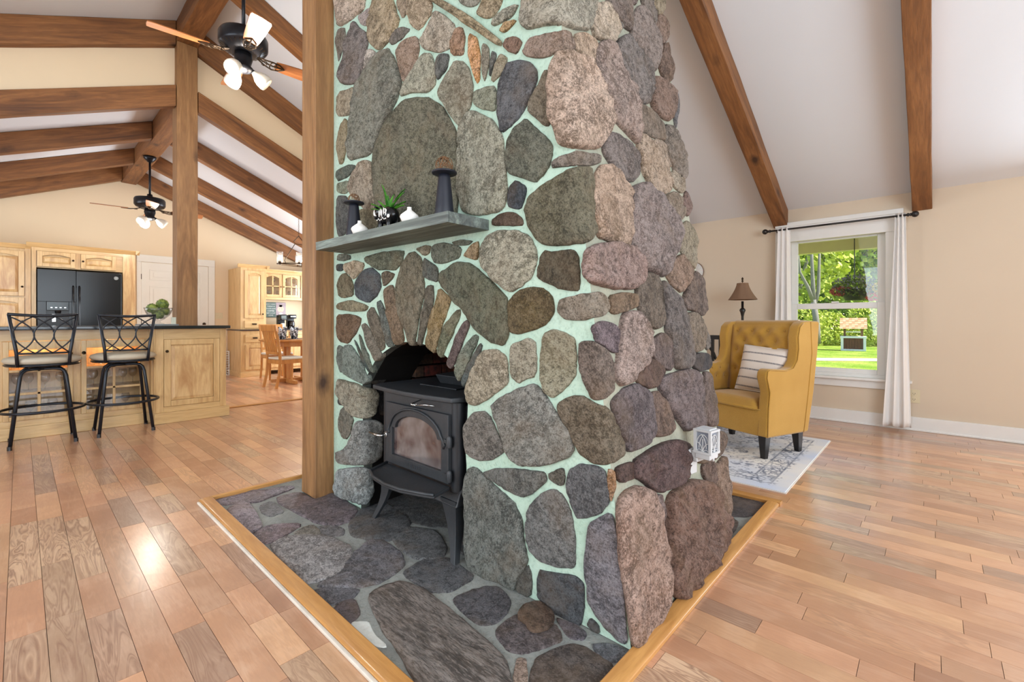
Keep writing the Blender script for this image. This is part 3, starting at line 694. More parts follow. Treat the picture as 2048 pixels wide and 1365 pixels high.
S('G','542,902 578,902 588,1000 568,1100 556,1060',(150,112,76))
S('I','240,32 288,14 368,92 468,182 538,252 578,352 588,480 618,600 560,720 530,788 400,718 310,688 242,640 232,400 230,150',(112,114,107))
S('I','618,624 638,700 638,826 542,788 572,700',(87,84,77))
S('I','622,272 700,182 780,154 838,192 878,282 903,400 913,520 912,646 800,636 692,598 632,538 607,430',(118,117,114))
S('I','682,662 800,682 918,702 966,750 966,900 948,1010 860,978 682,850',(78,80,83))
S('I','1002,372 1100,312 1150,312 1180,500 1212,800 1243,1125 1180,1098 1072,978 1002,858 1002,750 972,680 982,520',(126,121,126))
S('I','1012,965 1058,1012 1066,1056 994,1000',(72,74,77))
S('I','1182,202 1280,134 1340,154 1388,222 1398,352 1448,450 1468,580 1458,720 1428,880 1398,1000 1292,1146 1257,1100 1214,750 1184,500 1164,300',(160,128,110),hk=1.4)
S('I','1402,204 1448,194 1458,300 1448,398 1410,378 1397,280',(132,112,106))
S('O','442,132 520,44 570,24 600,4 700,14 740,62 768,180 818,280 832,420 738,528 600,676 530,796 482,776 438,680 440,400',(116,85,69),hk=1.4)
S('N','322,602 480,492 600,432 740,392 820,432 868,500 868,600 798,700 738,778 650,858 540,888 460,838 400,778 322,748',(92,70,67),hk=1.3)
S('N','162,662 288,618 310,650 310,758 190,798 152,730',(82,60,52))
S('N','984,642 1080,594 1108,650 1103,938 1060,858 1002,720',(107,84,72))
S('N','1122,642 1190,564 1218,562 1228,700 1248,900 1263,1080 1240,1178 1192,1118 1122,958 1117,780',(133,107,87))
S('N','1062,500 1132,332 1170,312 1193,370 1183,440 1130,538 1050,596 962,616 952,540',(102,82,67))
S('O','418,802 456,850 402,896 397,850',(123,107,102))
S('B','882,-60 930,-60 925,0 915,33 890,0',(132,112,104))
S('B','783,125 820,182 802,228 790,172',(120,112,104))
def lay(lst, root, mapf=surf, mat='stone', hk0=1.):
    for r,s,c,k in lst:
        poly = parse(r,s); k = dict(k)
        mm = k.pop('mat', mat); k['hk'] = k.get('hk',1.)*hk0
        # right face bulges more
        cxm = sum(p[0] for p in poly)/len(poly); cym = sum(p[1] for p in poly)/len(poly)
        if mapf is surf and cxm > 1125+cym*.11 : k['hk'] *= 1.3; k['grow'] = 4.2
        stone(poly, c, root, mapf, mat=mm, **k)
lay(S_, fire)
# stones continuing above the picture edge
ru = random.Random(3)
for zi in range(8):
    for yi in range(-4,7):
        z = 1.95+zi*.21+ru.uniform(-.02,.02); y = 1.02+yi*.235+(zi%2)*.11
        if z > 3.3: continue
        if yi >= 0:
            if y > 2.42 or y < .78+.129*z: continue
            q = fl(y,z)
        else: q = rf(1.36+(yi+4)*.235+(zi%2)*.1, z)
        d = q-CP; t = d.dot(cF); u = d.dot(cR)/t*FP+CX; v = HY-(d.z)/t*FP
        R = .098*FP/t
        if v+R*1.1 > -14 or t < .8: continue
        stone([(u+R*ru.uniform(.85,1.1)*math.cos(a),v+R*1.15*ru.uniform(.85,1.1)*math.sin(a)) for a in [k*math.pi/4 for k in range(8)]],ru.choice([(130,120,100),(110,104,92),(160,140,110),(140,136,118)]),fire)
# ---------------------------------------------------------------- hearth
hearth = thing('stone_hearth', 'flat grey stone hearth around the chimney inside an oak edge', 'hearth', (1.7,1.8,0))
MB().box((HX0,HY0,-.05),(HX1,HY1,-.003)).build('hearth_mortar', M['hmortar'], hearth, world=True)
HS = []
def Hs(r, s, c, **k): HS.append((r,s,c,k))
Hs('H','92,228 350,174 560,136 590,152 400,220 300,235 150,258',(98,84,90))
Hs('H','178,282 300,247 350,320 388,400 290,420 200,340',(110,94,100))
Hs('H','382,267 450,243 480,270 518,300 430,318 397,300',(84,82,82))
Hs('H','492,212 620,182 720,232 840,192 988,292 948,350 830,383 702,348 602,298 502,250',(90,77,81))
Hs('H','322,440 450,392 600,372 628,388 560,428 440,488 360,478',(104,85,90))
Hs('H','592,430 700,393 742,420 738,458 620,443',(104,98,88))
Hs('H','448,512 560,458 800,462 938,522 948,580 850,698 700,738 640,738 560,650 480,560',(124,118,116))
Hs('H','752,392 900,402 888,448 780,438',(93,90,91))
Hs('H','1012,302 1150,252 1328,362 1250,428 1180,478 952,448 942,372',(72,72,73))
Hs('H','1062,487 1150,492 1258,560 1278,640 1150,728 1050,758 900,768 722,768 880,688 952,590',(88,85,89))
Hs('H','722,783 998,783 958,838 820,878 762,830',(84,82,86))
Hs('H','852,902 960,852 998,930 930,1008 872,948',(76,67,71))
Hs('P','738,1196 760,1180 808,1167 846,1183 884,1212 892,1218 939,1259 987,1298 1012,1328 1022,1376 1010,1440 900,1440 832,1365 790,1290 776,1280 748,1228',(100,88,80),mat='slate',h=.012)
Hs('H','1202,442 1300,402 1480,432 1540,520 1530,570 1450,598 1330,578 1252,520',(80,80,80))
Hs('P','808,1147 846,1126 862,1119 898,1122 950,1156 905,1181 868,1184 848,1174 820,1160',(72,72,74))
Hs('I','182,830 330,784 430,784 498,860 478,930 400,998 300,998 202,920 152,860',(74,70,73))
Hs('I','432,1032 560,944 780,1004 826,1110 680,1158 580,1182 502,1168 422,1080',(84,72,72))
Hs('I','792,972 900,1014 976,1060 956,1098 880,1086',(86,77,82))
Hs('I','642,1302 682,1214 880,1139 958,1152 1136,1260 1128,1300 1072,1365 1000,1450 622,1450',(76,64,58),h=.006)
Hs('I','1024,1140 1100,1134 1246,1182 1228,1218 1140,1236 1052,1188',(84,84,88),h=.006)
Hs('I','542,1242 570,1228 603,1242 598,1440 532,1440',(130,104,86),h=.006)
Hs('O','877,112 1104,162 1042,234 882,246',(64,58,61),h=.006)
Hs('O','870,262 930,300 872,370 838,410 838,320',(70,62,62),h=.006)
Hs('P','770,1010 800,985 850,978 905,1005 935,1030 900,1055 850,1050 800,1034',(70,70,70),h=.006)
Hs('P','905,1062 940,1040 990,1075 985,1110 950,1118 915,1100',(64,64,64),h=.006)
Hs('P','640,1010 668,1002 700,1018 690,1030 660,1030',(86,80,80),h=.006)
HS = [(r,s,tuple((sum(c)/3+(q-sum(c)/3)*.75)*1.28 for q in c),dict(grow=5,**k)) for r,s,c,k in HS]
lay(HS, hearth, hsurf, 'hstone', .5)
stone(parse('H','952,992 1060,984 1088,1060 1165,1128 1165,1150 1108,1148 1012,1082 946,1022'),(196,200,198),hearth,hsurf,h=.004,mat='hmortar',name='plaster_patch',hk=1,grow=1)
M_pl = plain('pale_plaster',(206,208,202),.9,0,.2,.08,30,.6); bpy.data.objects['plaster_patch'].data.materials[0] = M_pl
def trimbar(name, a, b, lab=None):
    L = max(abs(b[0]-a[0]),abs(b[1]-a[1])); return
# oak edge round the hearth (four pieces)
def oak_edge(x0,x1,y0,y1,rot):
    L = (x1-x0) if not rot else (y1-y0); w = (y1-y0) if not rot else (x1-x0)
    m = MB().prism([(-w/2,0),(w/2,0),(w/2,.014),(w/2-.012,.02),(-w/2+.004,.02),(-w/2,.016)],-L/2,L/2,axis=0)
    o = m.build('edge_board', M['oak'], hearth, bevel=.0015); o.location = ((x0+x1)/2-1.7,(y0+y1)/2-1.8,0); o.rotation_euler = (0,0,R90 if rot else 0); return o
oak_edge(.668,.73,.605,2.97,True); oak_edge(HX1,2.84,.605,2.97,True).rotation_euler=(0,0,-R90)
oak_edge(.73,HX1,.61,.668,False).rotation_euler=(0,0,math.pi)
oak_edge(.73,HX1,HY1,HY1+.03,False)
stick = MB().box((.655,.6,.0),(.668,2.95,.012)).build('pale_edge_strip', plain('pale_strip',(206,196,182),.6,var=.2), hearth, world=True, bevel=.003)  # thin pale strip along the outer side of the left edge board
tag(stick, 'pale wood strip')
# loose flat stone
ls = thing('loose_stone', 'loose flat brown stone lying on the hearth by the chimney corner', 'stone', onZ(1072,1240,.006))
hs2 = lambda x,y,j=False: (onZ(x,y,.012), V((0,0,1)))
stone(parse('I','548,950 590,884 680,868 740,902 778,950 768,998 690,1043 630,1030 602,992'), (92,70,54), ls, hs2, h=.009, mat='hstone', name='slab', deep=.006)
# ================================================================ wood stove
ST = V((1.235,1.762,0))
sv = thing('wood_stove', 'black cast iron wood stove with arched glass door standing in the fireplace', 'stove', ST)
I_, D_ = M['iron'], M['irond']
yR, yL = 1.465-ST.y, 2.06-ST.y                     # right / left extents (local y)
m = MB().box((.03,yR+.02,.27),(.47,yL-.02,.655)); m.lathe([(.034,.27),(.034,.655)],(.045,yR+.034,0),16); m.lathe([(.034,.27),(.034,.655)],(.045,yL-.034,0),16)
m.box((.06,yR-.012,.28),(.44,yR+.02,.64))
m.build('body', D_, sv, bevel=.004)
tp = [(-.03,yR-.01),(-.05,-.15),(-.058,0),(-.05,.15),(-.03,yL+.01),(.03,yL+.035),(.49,yL+.035),(.49,yR-.03),(.03,yR-.03)]
MB().prism(tp,.66,.682,axis=2).build('top_plate', I_, sv, bevel=.005)
MB().box((.12,-.16,.682),(.36,.12,.69)).build('griddle', D_, sv, bevel=.003)
m = MB().prism([(.20,.69),(.44,.69),(.44,.735),(.30,.742),(.17,.735)],-.27,.06,axis=1); m.lathe([(.09,.735),(.095,.75),(.07,.756),(.0,.756)],(.33,-.12,0),20); m.build('flue_collar', I_, sv, bevel=.004)
B('front_panel',(.012,yR+.03,.60),(.035,yL-.03,.658),I_,sv,.003)
# skirt and ash lip
m = MB().prism([(.0,.215),(.02,.27),(.035,.285),(.48,.285),(.49,.215)],yR-.005,yL+.005,axis=1); m.build('skirt', I_, sv, bevel=.006)
lip = [(0,1.50-ST.y),(-.11,1.468-ST.y),(-.125,1.50-ST.y),(-.165,1.62-ST.y),(-.175,1.72-ST.y),(-.16,1.84-ST.y),(-.125,1.93-ST.y),(0,1.985-ST.y)]
m = MB().prism(lip,.285,.30,axis=2).build('ash_lip', I_, sv, bevel=.005)
lp2 = [(x*.88-.003,y*.9) for x,y in lip]
# raised rim of the lip
MB().tube([(x,y,.303) for x,y in lip[1:]],.007,6).build('lip_rim', I_, sv, smooth=True)
# legs
def leg(x,y,sx,sy):
    vs=[];fs=[];N=7
    for i in range(N+1):
        t=i/N; z=.24*(1-t); w=.075*(1-t)**1.6+.028; o=.03*t*t-.012*math.sin(math.pi*t)
        ax=x+sx*o; ay=y+sy*o
        vs+=[(ax,ay,z),(ax-sx*w,ay,z),(ax-sx*w,ay-sy*.018,z),(ax-sx*.018,ay-sy*.018,z),(ax-sx*.018,ay-sy*w,z),(ax,ay-sy*w,z)]
    for i in range(N):
        for k in range(6): fs.append((i*6+k,i*6+(k+1)%6,(i+1)*6+(k+1)%6,(i+1)*6+k))
    fs += [(0,1,2,3,4,5),tuple(N*6+k for k in (5,4,3,2,1,0))]
    return MB().add(vs,fs).build('leg', I_, sv, bevel=.002)
for x,sx in ((.0,-1),(.47,1)):
    for y,sy in ((yR,-1),(yL,1)): leg(x,y,sx,sy)
# door with arched glass
dy0,dy1,dz0,dz1 = 1.508-ST.y,1.987-ST.y,.308,.602
gy0_,gy1_,gz0,gzs,gzt = 1.557-ST.y,1.94-ST.y,.352,.485,.557
gc = (gy0_+gy1_)/2; gr = (gy1_-gy0_)/2
def archp(n=14, inset=0.):
    p = [(gy0_-inset,gz0-inset),(gy0_-inset,gzs)]
    p += [(gc-(gr-.028+inset)*math.cos(math.pi*k/n), gzs+(gzt-gzs+inset)*math.sin(math.pi*k/n)) for k in range(n+1)]
    p += [(gy1_+inset,gzs),(gy1_+inset,gz0-inset)]; return p
def ringface(outer, inner, d0, d1, name, mat, par, bevel=.002):
    n = len(inner); vs = []; 
    for d in (d0,d1):
        vs += [(d,a,b) for a,b in outer]+[(d,a,b) for a,b in inner]
    fs = []
    for base,fl_ in ((0,1),(2*n,0)):
        for i in range(n):
            j = (i+1)%n; f = (base+i,base+j,base+n+j,base+n+i); fs.append(f if fl_ else f[::-1])
    for i in range(n):
        j=(i+1)%n; fs += [(i,2*n+i,2*n+j,j),(n+i,n+j,3*n+j,3*n+i)]
    return MB().add(vs,fs).build(name, mat, par, bevel=bevel)
inn_ = archp(); oc = (gc,.44)
def to_rect(p):
    y,z = p; dyv=y-oc[0]; dzv=z-oc[1]; k = min(((dy1-oc[0]) if dyv>0 else (oc[0]-dy0))/max(1e-6,abs(dyv)), ((dz1-oc[1]) if dzv>0 else (oc[1]-dz0))/max(1e-6,abs(dzv)))
    return (oc[0]+dyv*k, oc[1]+dzv*k)
outr = [to_rect(p) for p in inn_]; outr[0]=(dy0,dz0); outr[-1]=(dy1,dz0)
i3 = min(range(len(outr)),key=lambda i:math.dist(outr[i],(dy0,dz1))); outr[i3]=(dy0,dz1)
i4 = min(range(len(outr)),key=lambda i:math.dist(outr[i],(dy1,dz1))); outr[i4]=(dy1,dz1)
dr = ringface(outr,inn_,-.004,.022,'door',I_,sv)
bead = [(-.008,a,b) for a,b in archp(16,.035)[2:-2]]
bead = [(-.006,dy0+.03,gzs-.03)]+[(-.006,gy0_-.028,gzs-.015)]+bead[1:-1]+[(-.006,gy1_+.028,gzs-.015),(-.006,dy1-.03,gzs-.03)]
MB().tube(bead,.006,6).build('arch_moulding', I_, dr, smooth=True)
gm = NT('stove_glass'); p_ = gm.n('TexCoord').outputs['Object']; nz = gm.noise(p_,6,3,.6,.3)
gm.l(gm.mixc(gm.ramp(nz,[(.35,0),(.65,1)]), lin((66,48,46)), lin((118,112,110))), gm.b.inputs['Base Color']); gm.set(Roughness=.18); gm.b.inputs['Coat Weight'].default_value=.6
MB().prism(archp(14,.004),.012,.016,axis=0).build('door_glass', gm.m, dr)
hd = MB().lathe([(.016,-.004),(.016,.006),(.01,.01)],(0,1.995-ST.y,.437),12,axis=0)
hd.tube([(-.008,1.995-ST.y,.437),(-.03,1.995-ST.y,.437),(-.036,2.02-ST.y,.437),(-.04,2.085-ST.y,.441)],[.006,.006,.007,.005],8)
hd.build('door_handle', M['chrome'], dr, smooth=True)
for z in (.49,.345):
    mm = MB().lathe([(.006,-.026),(.011,-.024),(.013,-.01),(.013,.012),(.009,.022),(.004,.026)],(-.006,1.498-ST.y,z),12); mm.box((-.012,1.498-ST.y,z-.008),(.0,1.53-ST.y,z+.008)); mm.build('hinge', I_, dr, bevel=.001)
sp = [(-.045+.006*math.sin(k*2.2), 1.70-ST.y+.0035*k*.3+.0, .628+.006*math.cos(k*2.2)) for k in range(36)]
sp = [(x,y-.02,z) for x,y,z in sp]
mm = MB().tube(sp,.0016,5); mm.tube([(-.045,1.68-ST.y,.628),(-.04,1.62-ST.y,.636),(-.015,1.585-ST.y,.632)],.003,6); mm.tube([(-.045,1.68-ST.y,.628),(-.045,1.72-ST.y,.628),(.01,1.72-ST.y,.64)],.003,6)
mm.build('draft_handle', M['chrome'], sv, smooth=True)
# raised maker's lettering band, too worn to read
mm = MB(); rr = random.Random(2)
for k in range(9): mm.box((-.0055,1.70-ST.y+k*.0135,.322),(-.004,1.70-ST.y+k*.0135+rr.uniform(.003,.008),.338))
mm.build('raised_lettering', I_, dr)
# ================================================================ mantel shelf and what stands on it
mt = thing('mantel_shelf', 'thick grey stained wooden mantel shelf fixed to the chimney face', 'shelf', (1.14,1.82,1.36))
mw = wood('mantel_wood', (94,100,96), (44,45,46), (136,150,140), 1, 2.4, 0, .6, .5, 'obj', .6, 0, .06)
mm = MB(); n=14; rr=random.Random(9)
vs=[];fs=[]
for i in range(n+1):
    y=1.28+1.075*i/n; dz=.012*i/n; j=lambda:rr.uniform(-.0012,.0012)
    vs+=[(1.043+j(),y,1.357+dz),(1.25,y,1.357+dz),(1.25,y,1.399+dz),(1.043+j(),y,1.399+dz+j())]
for i in range(n):
    for k in range(4): fs.append((i*4+k,(i+1)*4+k,(i+1)*4+(k+1)%4,i*4+(k+1)%4))
fs+=[(0,1,2,3),(n*4+3,n*4+2,n*4+1,n*4)]
mm.add(vs,fs).build('board', mw, mt, world=True, bevel=.002)
def mz(y): return 1.3995+.012*(y-1.28)/1.075
HP = [(.040,0),(.041,.004),(.036,.05),(.030,.11),(.0245,.165),(.022,.178),(.026,.180),(.044,.181),(.050,.184),(.050,.189),(.044,.191),(.0,.191)]
def twig_ball(loc, label, r=.035):
    rr = random.Random(int(loc[1]*1000)); mm = MB()
    for k in range(20):
        ax = V((rr.gauss(0,1),rr.gauss(0,1),rr.gauss(0,1))).normalized(); u = ax.orthogonal().normalized(); w_ = ax.cross(u); off = rr.uniform(-.5,.5)*r; q = math.sqrt(r*r-off*off); a0 = rr.uniform(0,6.28); sp_ = rr.uniform(3.5,6.2)
        mm.tube([ax*off+(u*math.cos(a0+sp_*i/11)+w_*math.sin(a0+sp_*i/11))*q*rr.uniform(.96,1.03) for i in range(12)], .0011, 4)
    o = mm.build('twig_ball', M['twig'], smooth=True); o.location = loc; return tag(o, label, 'ball')
for (x,y),side,hs in (((1.14,1.42),'right',1.0),((1.14,2.138),'left',1.0)):
    t = thing('candle_holder', f'tapered matt black candle holder near the {side} end of the mantel', 'candle holder', (x,y,mz(y)))
    MB().lathe(HP[:6],(0,0,0),28,cap=True).build('stem', M['blackm'], t, smooth=True); MB().lathe(HP[5:],(0,0,0),32).build('dish', M['blackm'], t, smooth=.6)
    twig_ball((x,y,mz(y)+.191+(.024 if side=='right' else .012)), f'brown twig ball resting on the black holder at the {side} end of the mantel', .035 if side=='right' else .029)
for (x,y),lab in (((1.09,1.585),'white squat bud vase between the cow planter and the right black holder'),((1.09,1.99),'white squat bud vase in front of the left black holder')):
    o = MB().lathe([(.018,0),(.030,.006),(.039,.026),(.036,.034),(.022,.046),(.010,.055),(.0085,.064),(.0095,.067),(.006,.067),(.005,.05),(.0,.05)],(0,0,0),30).build('bud_vase', M['ceramic'], smooth=True)
    o.location = (x,y,mz(y)); tag(o, lab, 'vase')
SCW = 1.28
cw = thing('cow_planter', 'small black cow shaped planter with white painted pattern on the mantel', 'planter', (1.12,1.79,mz(1.79)), 0)
mm = MB(); mm.sphere((0,-.004,.052),.034,12,(.85,1.35,.95)); 
mm.build('body', M['blackp'], cw, smooth=True)
for sx in (-1,1):
    for sy in (-1,1): MB().lathe([(.009,0),(.010,.006),(.009,.02),(.012,.045)],(sx*.016,sy*.026-.002,0),10).build('leg', M['blackp'], cw, smooth=True)
hm = MB(); hm.sphere((-.004,.052,.074),.020,10,(.8,1,1)); hm.sphere((-.006,.068,.060),.013,10,(.8,1,.9)); hm.build('head', M['blackp'], cw, smooth=True)
mm = MB()
for sx in (-1,1): mm.sphere((sx*.019,.044,.086),.008,8,(1.3,.4,.6)); 
mm.sphere((0,.05,.092),.005,6); mm.build('ears', M['blackp'], cw, smooth=True)
MB().sphere((-.009,.066,.070),.0125,10,(.7,1.0,1.35)).build('face_patch', M['ceramic'], cw, smooth=True)
mm = MB()
for k in range(5): mm.sphere((-.0285+abs(k-2)*.0012,.018-k*.0105,.058+.004*(k%2)),.0048,8,(.35,.6,2.6))
mm.sphere((-.026,-.040,.042),.007,8,(.4,1.2,.9)); mm.sphere((-.021,.028,.018),.004,8,(.4,.9,2.8)); mm.sphere((-.022,-.028,.02),.004,8,(.4,.9,2.6))
for k in range(7): mm.sphere((-.029,.026-k*.009,.036+.003*math.sin(k*2)),.0028,6,(.4,1.2,.9))
mm.tube([(-.0285+.0015*abs(math.cos(a)),-.022+.008*math.cos(a),.062+.007*math.sin(a)) for a in [k*.7 for k in range(10)]],.0014,5)
mm.build('painted_pattern', M['ceramic'], cw, smooth=True)
for c_ in cw.children:
    for v_ in c_.data.vertices: v_.co *= SCW
lt = NT('leaf'); p_ = lt.n('TexCoord').outputs['Object']; lt.l(lt.mixc(lt.ramp(lt.noise(p_,40,2),[(.3,0),(.7,1)]),lin((26,84,26)),lin((84,150,44))), lt.b.inputs['Base Color']); lt.set(Roughness=.35); M['leaf']=lt.m
pr = thing('succulent', 'spiky green aloe like plant growing in the cow planter', 'plant', (1.12,1.79,mz(1.79)+.085))
rr = random.Random(4)
LV = [(95,.125,78),(60,.105,62),(-30,.115,66),(-60,.10,58),(150,.07,35),(-100,.07,35),(20,.09,74),(110,.085,25),(-80,.085,22),(180,.06,50),(75,.07,48),(-45,.08,44),(0,.06,55),(130,.05,62)]
for az,L,el in LV:
    L *= 1.22
    a = math.radians(az); e0 = math.radians(el); vs=[];fs=[];N=8; p=V((0,0,-.01)); hd_=V((math.cos(a),math.sin(a),0)); side=V((-math.sin(a),math.cos(a),0))
    for i in range(N+1):
        t=i/N; e=e0-math.radians(28)*t*t; d=hd_*math.cos(e)+V((0,0,math.sin(e))); up=hd_*(-math.sin(e))+V((0,0,math.cos(e)))
        w=.0105*(1-t)**.75*(1+.6*t); vs+=[p-side*w+up*.003,p-up*.002,p+side*w+up*.003]; p=p+d*(L/N)
    for i in range(N): fs+=[(i*3,i*3+1,i*3+4,i*3+3),(i*3+1,i*3+2,i*3+5,i*3+4)]
    MB().add(vs,fs).build('leaf', M['leaf'], pr, smooth=True, fix=False)
M['lanternw'] = plain('distressed_white', (188,189,190), .6)
# ================================================================ lantern night light plugged into the chimney
qp = surf(1371,917)[0]
nl = thing('lantern_night_light', 'small white lantern night light with gothic tracery plugged into the chimney', 'night light', qp+V((0,-.03,0)), math.radians(-8))
B('wall_plate',(-.034,-.004,-.055),(.026,.014,.045),M['lanternw'],nl,.004)
B('plug_body',(-.022,-.03,-.0),(.03,-.004,.045),M['lanternw'],nl,.004)
c0 = V((.008,-.052,.034)); s_ = .03
mm = MB(); 
mm.prism([(-.033,.005),(.033,.005),(.033,-.012),(.02,-.016),(.008,-.012),(.0,-.026),(-.008,-.012),(-.033,-.016)],-.03,.03,axis=1)
for i in range(len(mm.v)): mm.v[i] = mm.v[i]+c0
mm.build('bracket', M['lanternw'], nl, bevel=.003)
lan = MB(); 
lan.box((-s_-.006,-s_-.006,.005),(s_+.006,s_+.006,.014)); lan.box((-s_-.006,-s_-.006,.09),(s_+.006,s_+.006,.098)); lan.box((-s_+.004,-s_+.004,.098),(s_-.004,s_-.004,.102))
for sx in (-1,1):
    for sy in (-1,1): lan.box((sx*s_-.005,sy*s_-.005,.014),(sx*s_+.005,sy*s_+.005,.09))
def tracery(mb, f0):
    f = lambda u,z: f0(u*.66, .014+(z-.014)*.80)
    def arc(c, r, a0, a1, lift=.02):
        mb.tube([f(c+r*math.cos(math.radians(a0+(a1-a0)*i/8)), .05+lift-.02+r*1.25*math.sin(math.radians(a0+(a1-a0)*i/8))) for i in range(9)],.0018,5)
    arc(0,.036,0,180); arc(-.038,.06,0,62,.0); arc(.038,.06,180,118,.0)
    arc(-.02,.019,0,180,-.03); arc(.02,.019,0,180,-.03); arc(-.038,.036,0,80,-.02); arc(.038,.036,180,100,-.02)
    mb.tube([f(0,.015),f(0,.075)],.0018,5)
    for u in (-.038,.038): mb.tube([f(u,.015),f(u,.05)],.0018,5)
for sy in (-1,1): tracery(lan, lambda u,z,sy=sy:(u,sy*s_,z)); tracery(lan, lambda u,z,sy=sy:(sy*s_,u,z))
for i in range(len(lan.v)): lan.v[i] = lan.v[i]+c0
lan.build('lantern_cage', M['lanternw'], nl)
mm = MB().box((-s_+.004,-s_+.004,.014),(s_-.004,s_-.004,.09))
for i in range(8): mm.v[i] = mm.v[i]+c0
mm.build('frosted_shade', plain('frosted',(132,138,150),.5), nl)
# ================================================================ right side: rug, armchair, pillow, lamp, bench, curtains, outlet, wall decor
RX0,RX1,RY0,RY1 = 3.013,4.575,.63,2.95
rug = thing('area_rug', 'faded cream and blue grey patterned rug under the mustard armchair', 'rug', ((RX0+RX1)/2,(RY0+RY1)/2,0))
t = NT('rug_pile'); p_ = t.n('TexCoord').outputs['Object']; sx_ = t.n('SeparateXYZ'); t.l(p_, sx_.inputs[0])
def mth(op,a,b=None,c=None):
    x = t.n('Math', operation=op)
    for i,v in enumerate((a,b,c)):
        if v is None: continue
        if isinstance(v,(int,float)): x.inputs[i].default_value = v
        else: t.l(v, x.inputs[i])
    return x.outputs[0]
ax = mth('ABSOLUTE', sx_.outputs[0]); ay = mth('ABSOLUTE', sx_.outputs[1])
ex = mth('SUBTRACT',(RX1-RX0)/2,ax); ey = mth('SUBTRACT',(RY1-RY0)/2,ay); ed = mth('MINIMUM',ex,ey)
vo = t.n('TexVoronoi', feature='DISTANCE_TO_EDGE'); vo.inputs['Scale'].default_value = 20; t.l(p_, vo.inputs['Vector'])
v2 = t.n('TexVoronoi'); v2.inputs['Scale'].default_value = 7; t.l(p_, v2.inputs['Vector'])
wear = t.ramp(t.noise(p_,9,4,.6),[(.4,0),(.6,1)]); fine_ = t.noise(p_,70,3,.7)
flower = t.ramp(v2.outputs['Distance'],[(.10,0),(.14,1),(.22,1),(.26,0)]); flower2 = t.ramp(v2.outputs['Distance'],[(.05,1),(.08,0)])
bd = t.ramp(ed,[(.10,0),(.105,1),(.21,1),(.215,0)]); ln = t.ramp(ed,[(.09,0),(.095,1),(.102,1),(.107,0)]); ln2 = t.ramp(ed,[(.207,0),(.212,1),(.219,1),(.224,0)])
cr = t.ramp(vo.outputs['Distance'],[(.05,1),(.12,0)])
base = t.mixc(t.ramp(t.noise(p_,1.6,3),[(.35,0),(.65,1)]), lin((222,216,208)), lin((190,200,220)))
blue = lin((84,92,112))
fld = mth('MULTIPLY', mth('MAXIMUM', flower, flower2), mth('SUBTRACT',1,bd)); spk = t.ramp(t.noise(p_,38,3,.5),[(.55,0),(.62,.85)])
fac = mth('MAXIMUM', mth('MULTIPLY',fld,.75), mth('MULTIPLY',mth('MULTIPLY',bd,cr),.85)); fac = mth('MAXIMUM',fac,mth('MULTIPLY',mth('MAXIMUM',ln,ln2),.9)); fac = mth('MAXIMUM',fac,spk)
inb = t.ramp(ed,[(.06,0),(.08,1)]); fac = mth('MULTIPLY',mth('MULTIPLY',fac,inb), mth('ADD',.5,mth('MULTIPLY',wear,.5)))
t.l(t.mixc(fac, base, blue), t.b.inputs['Base Color']); t.set(Roughness=.95); t.b.inputs['Specular IOR Level'].default_value=.1; t.bump(fine_,.4,.004)
MB().box((RX0,RY0,.0),(RX1,RY1,.009)).build('pile', t.m, rug, world=True, bevel=.002)
tag(MB().box((RX0-.006,RY0-.006,.0),(RX1+.006,RY1+.006,.005)).build('binding', plain('rug_binding',(214,206,196),.9), rug, world=True), 'cream edge binding')
# armchair (x = depth towards the back, y = width away from the viewer)
fb = NT('mustard_fabric'); p_ = fb.n('TexCoord').outputs['Object']; f1 = fb.noise(p_,3,3); f2 = fb.noise(p_,260,2,.7)
x_ = fb.mixc(fb.ramp(f1,[(.3,0),(.7,1)]),lin((178,134,56)),lin((192,148,70))); x_ = fb.mixc(fb.ramp(f2,[(.35,.35),(.6,0)]),x_,lin((142,102,36)))
fb.l(x_, fb.b.inputs['Base Color']); fb.set(Roughness=.9); fb.b.inputs['Sheen Weight'].default_value=.3; fb.b.inputs['Specular IOR Level'].default_value=.15; fb.bump(f2,.3,.002); M['mustard']=fb.m
ch = thing('armchair', 'mustard yellow button tufted wingback armchair on the patterned rug', 'armchair', (3.60,.865,.009), math.atan2(-.37,.93))
CWD = .70
prof = [(.0,.155),(.015,.36),(.03,.48),(-.005,.585),(.0,.63),(.03,.65),(.10,.645),(.22,.635),(.29,.65),(.335,.70),(.35,.78),(.345,.87),(.365,.95),(.41,.985),(.50,.995),(.615,.99),(.60,.80),(.545,.45),(.475,.155)]
for nm_,a,b in (('side_panel',0,.085),('side_panel',CWD-.085,CWD)):
    MB().prism(prof,a,b,axis=1).build(nm_, M['mustard'], ch, bevel=.022, seg=3)
bk = [(.40,.155),(.36,.40),(.425,.93),(.455,.985),(.50,1.0),(.60,.995),(.59,.80),(.54,.45),(.47,.155)]
MB().prism(bk,.05,CWD-.05,axis=1).build('back', M['mustard'], ch, bevel=.02, seg=3)
MB().prism([(.008,.155),(.01,.35),(.42,.35),(.42,.155)],.06,CWD-.06,axis=1).build('front_rail', M['mustard'], ch, bevel=.012)
def cush(u,v):
    a = u*.44-.008; b = .09+v*(CWD-.18); e = min(1,min(u,v,1-v)*9+.0); k = (1-(1-e)**2)
    return V((a+.012*(1-k)*0, b, .352+.062*k+.02*math.sin(math.pi*v)*math.sin(math.pi*min(1,u*1.1))))
mm = MB().grid(cush,20,24); mm.box((-.006,.092,.345),(.4,CWD-.092,.365)); mm.build('seat_cushion', M['mustard'], ch, smooth=True, fix=False)
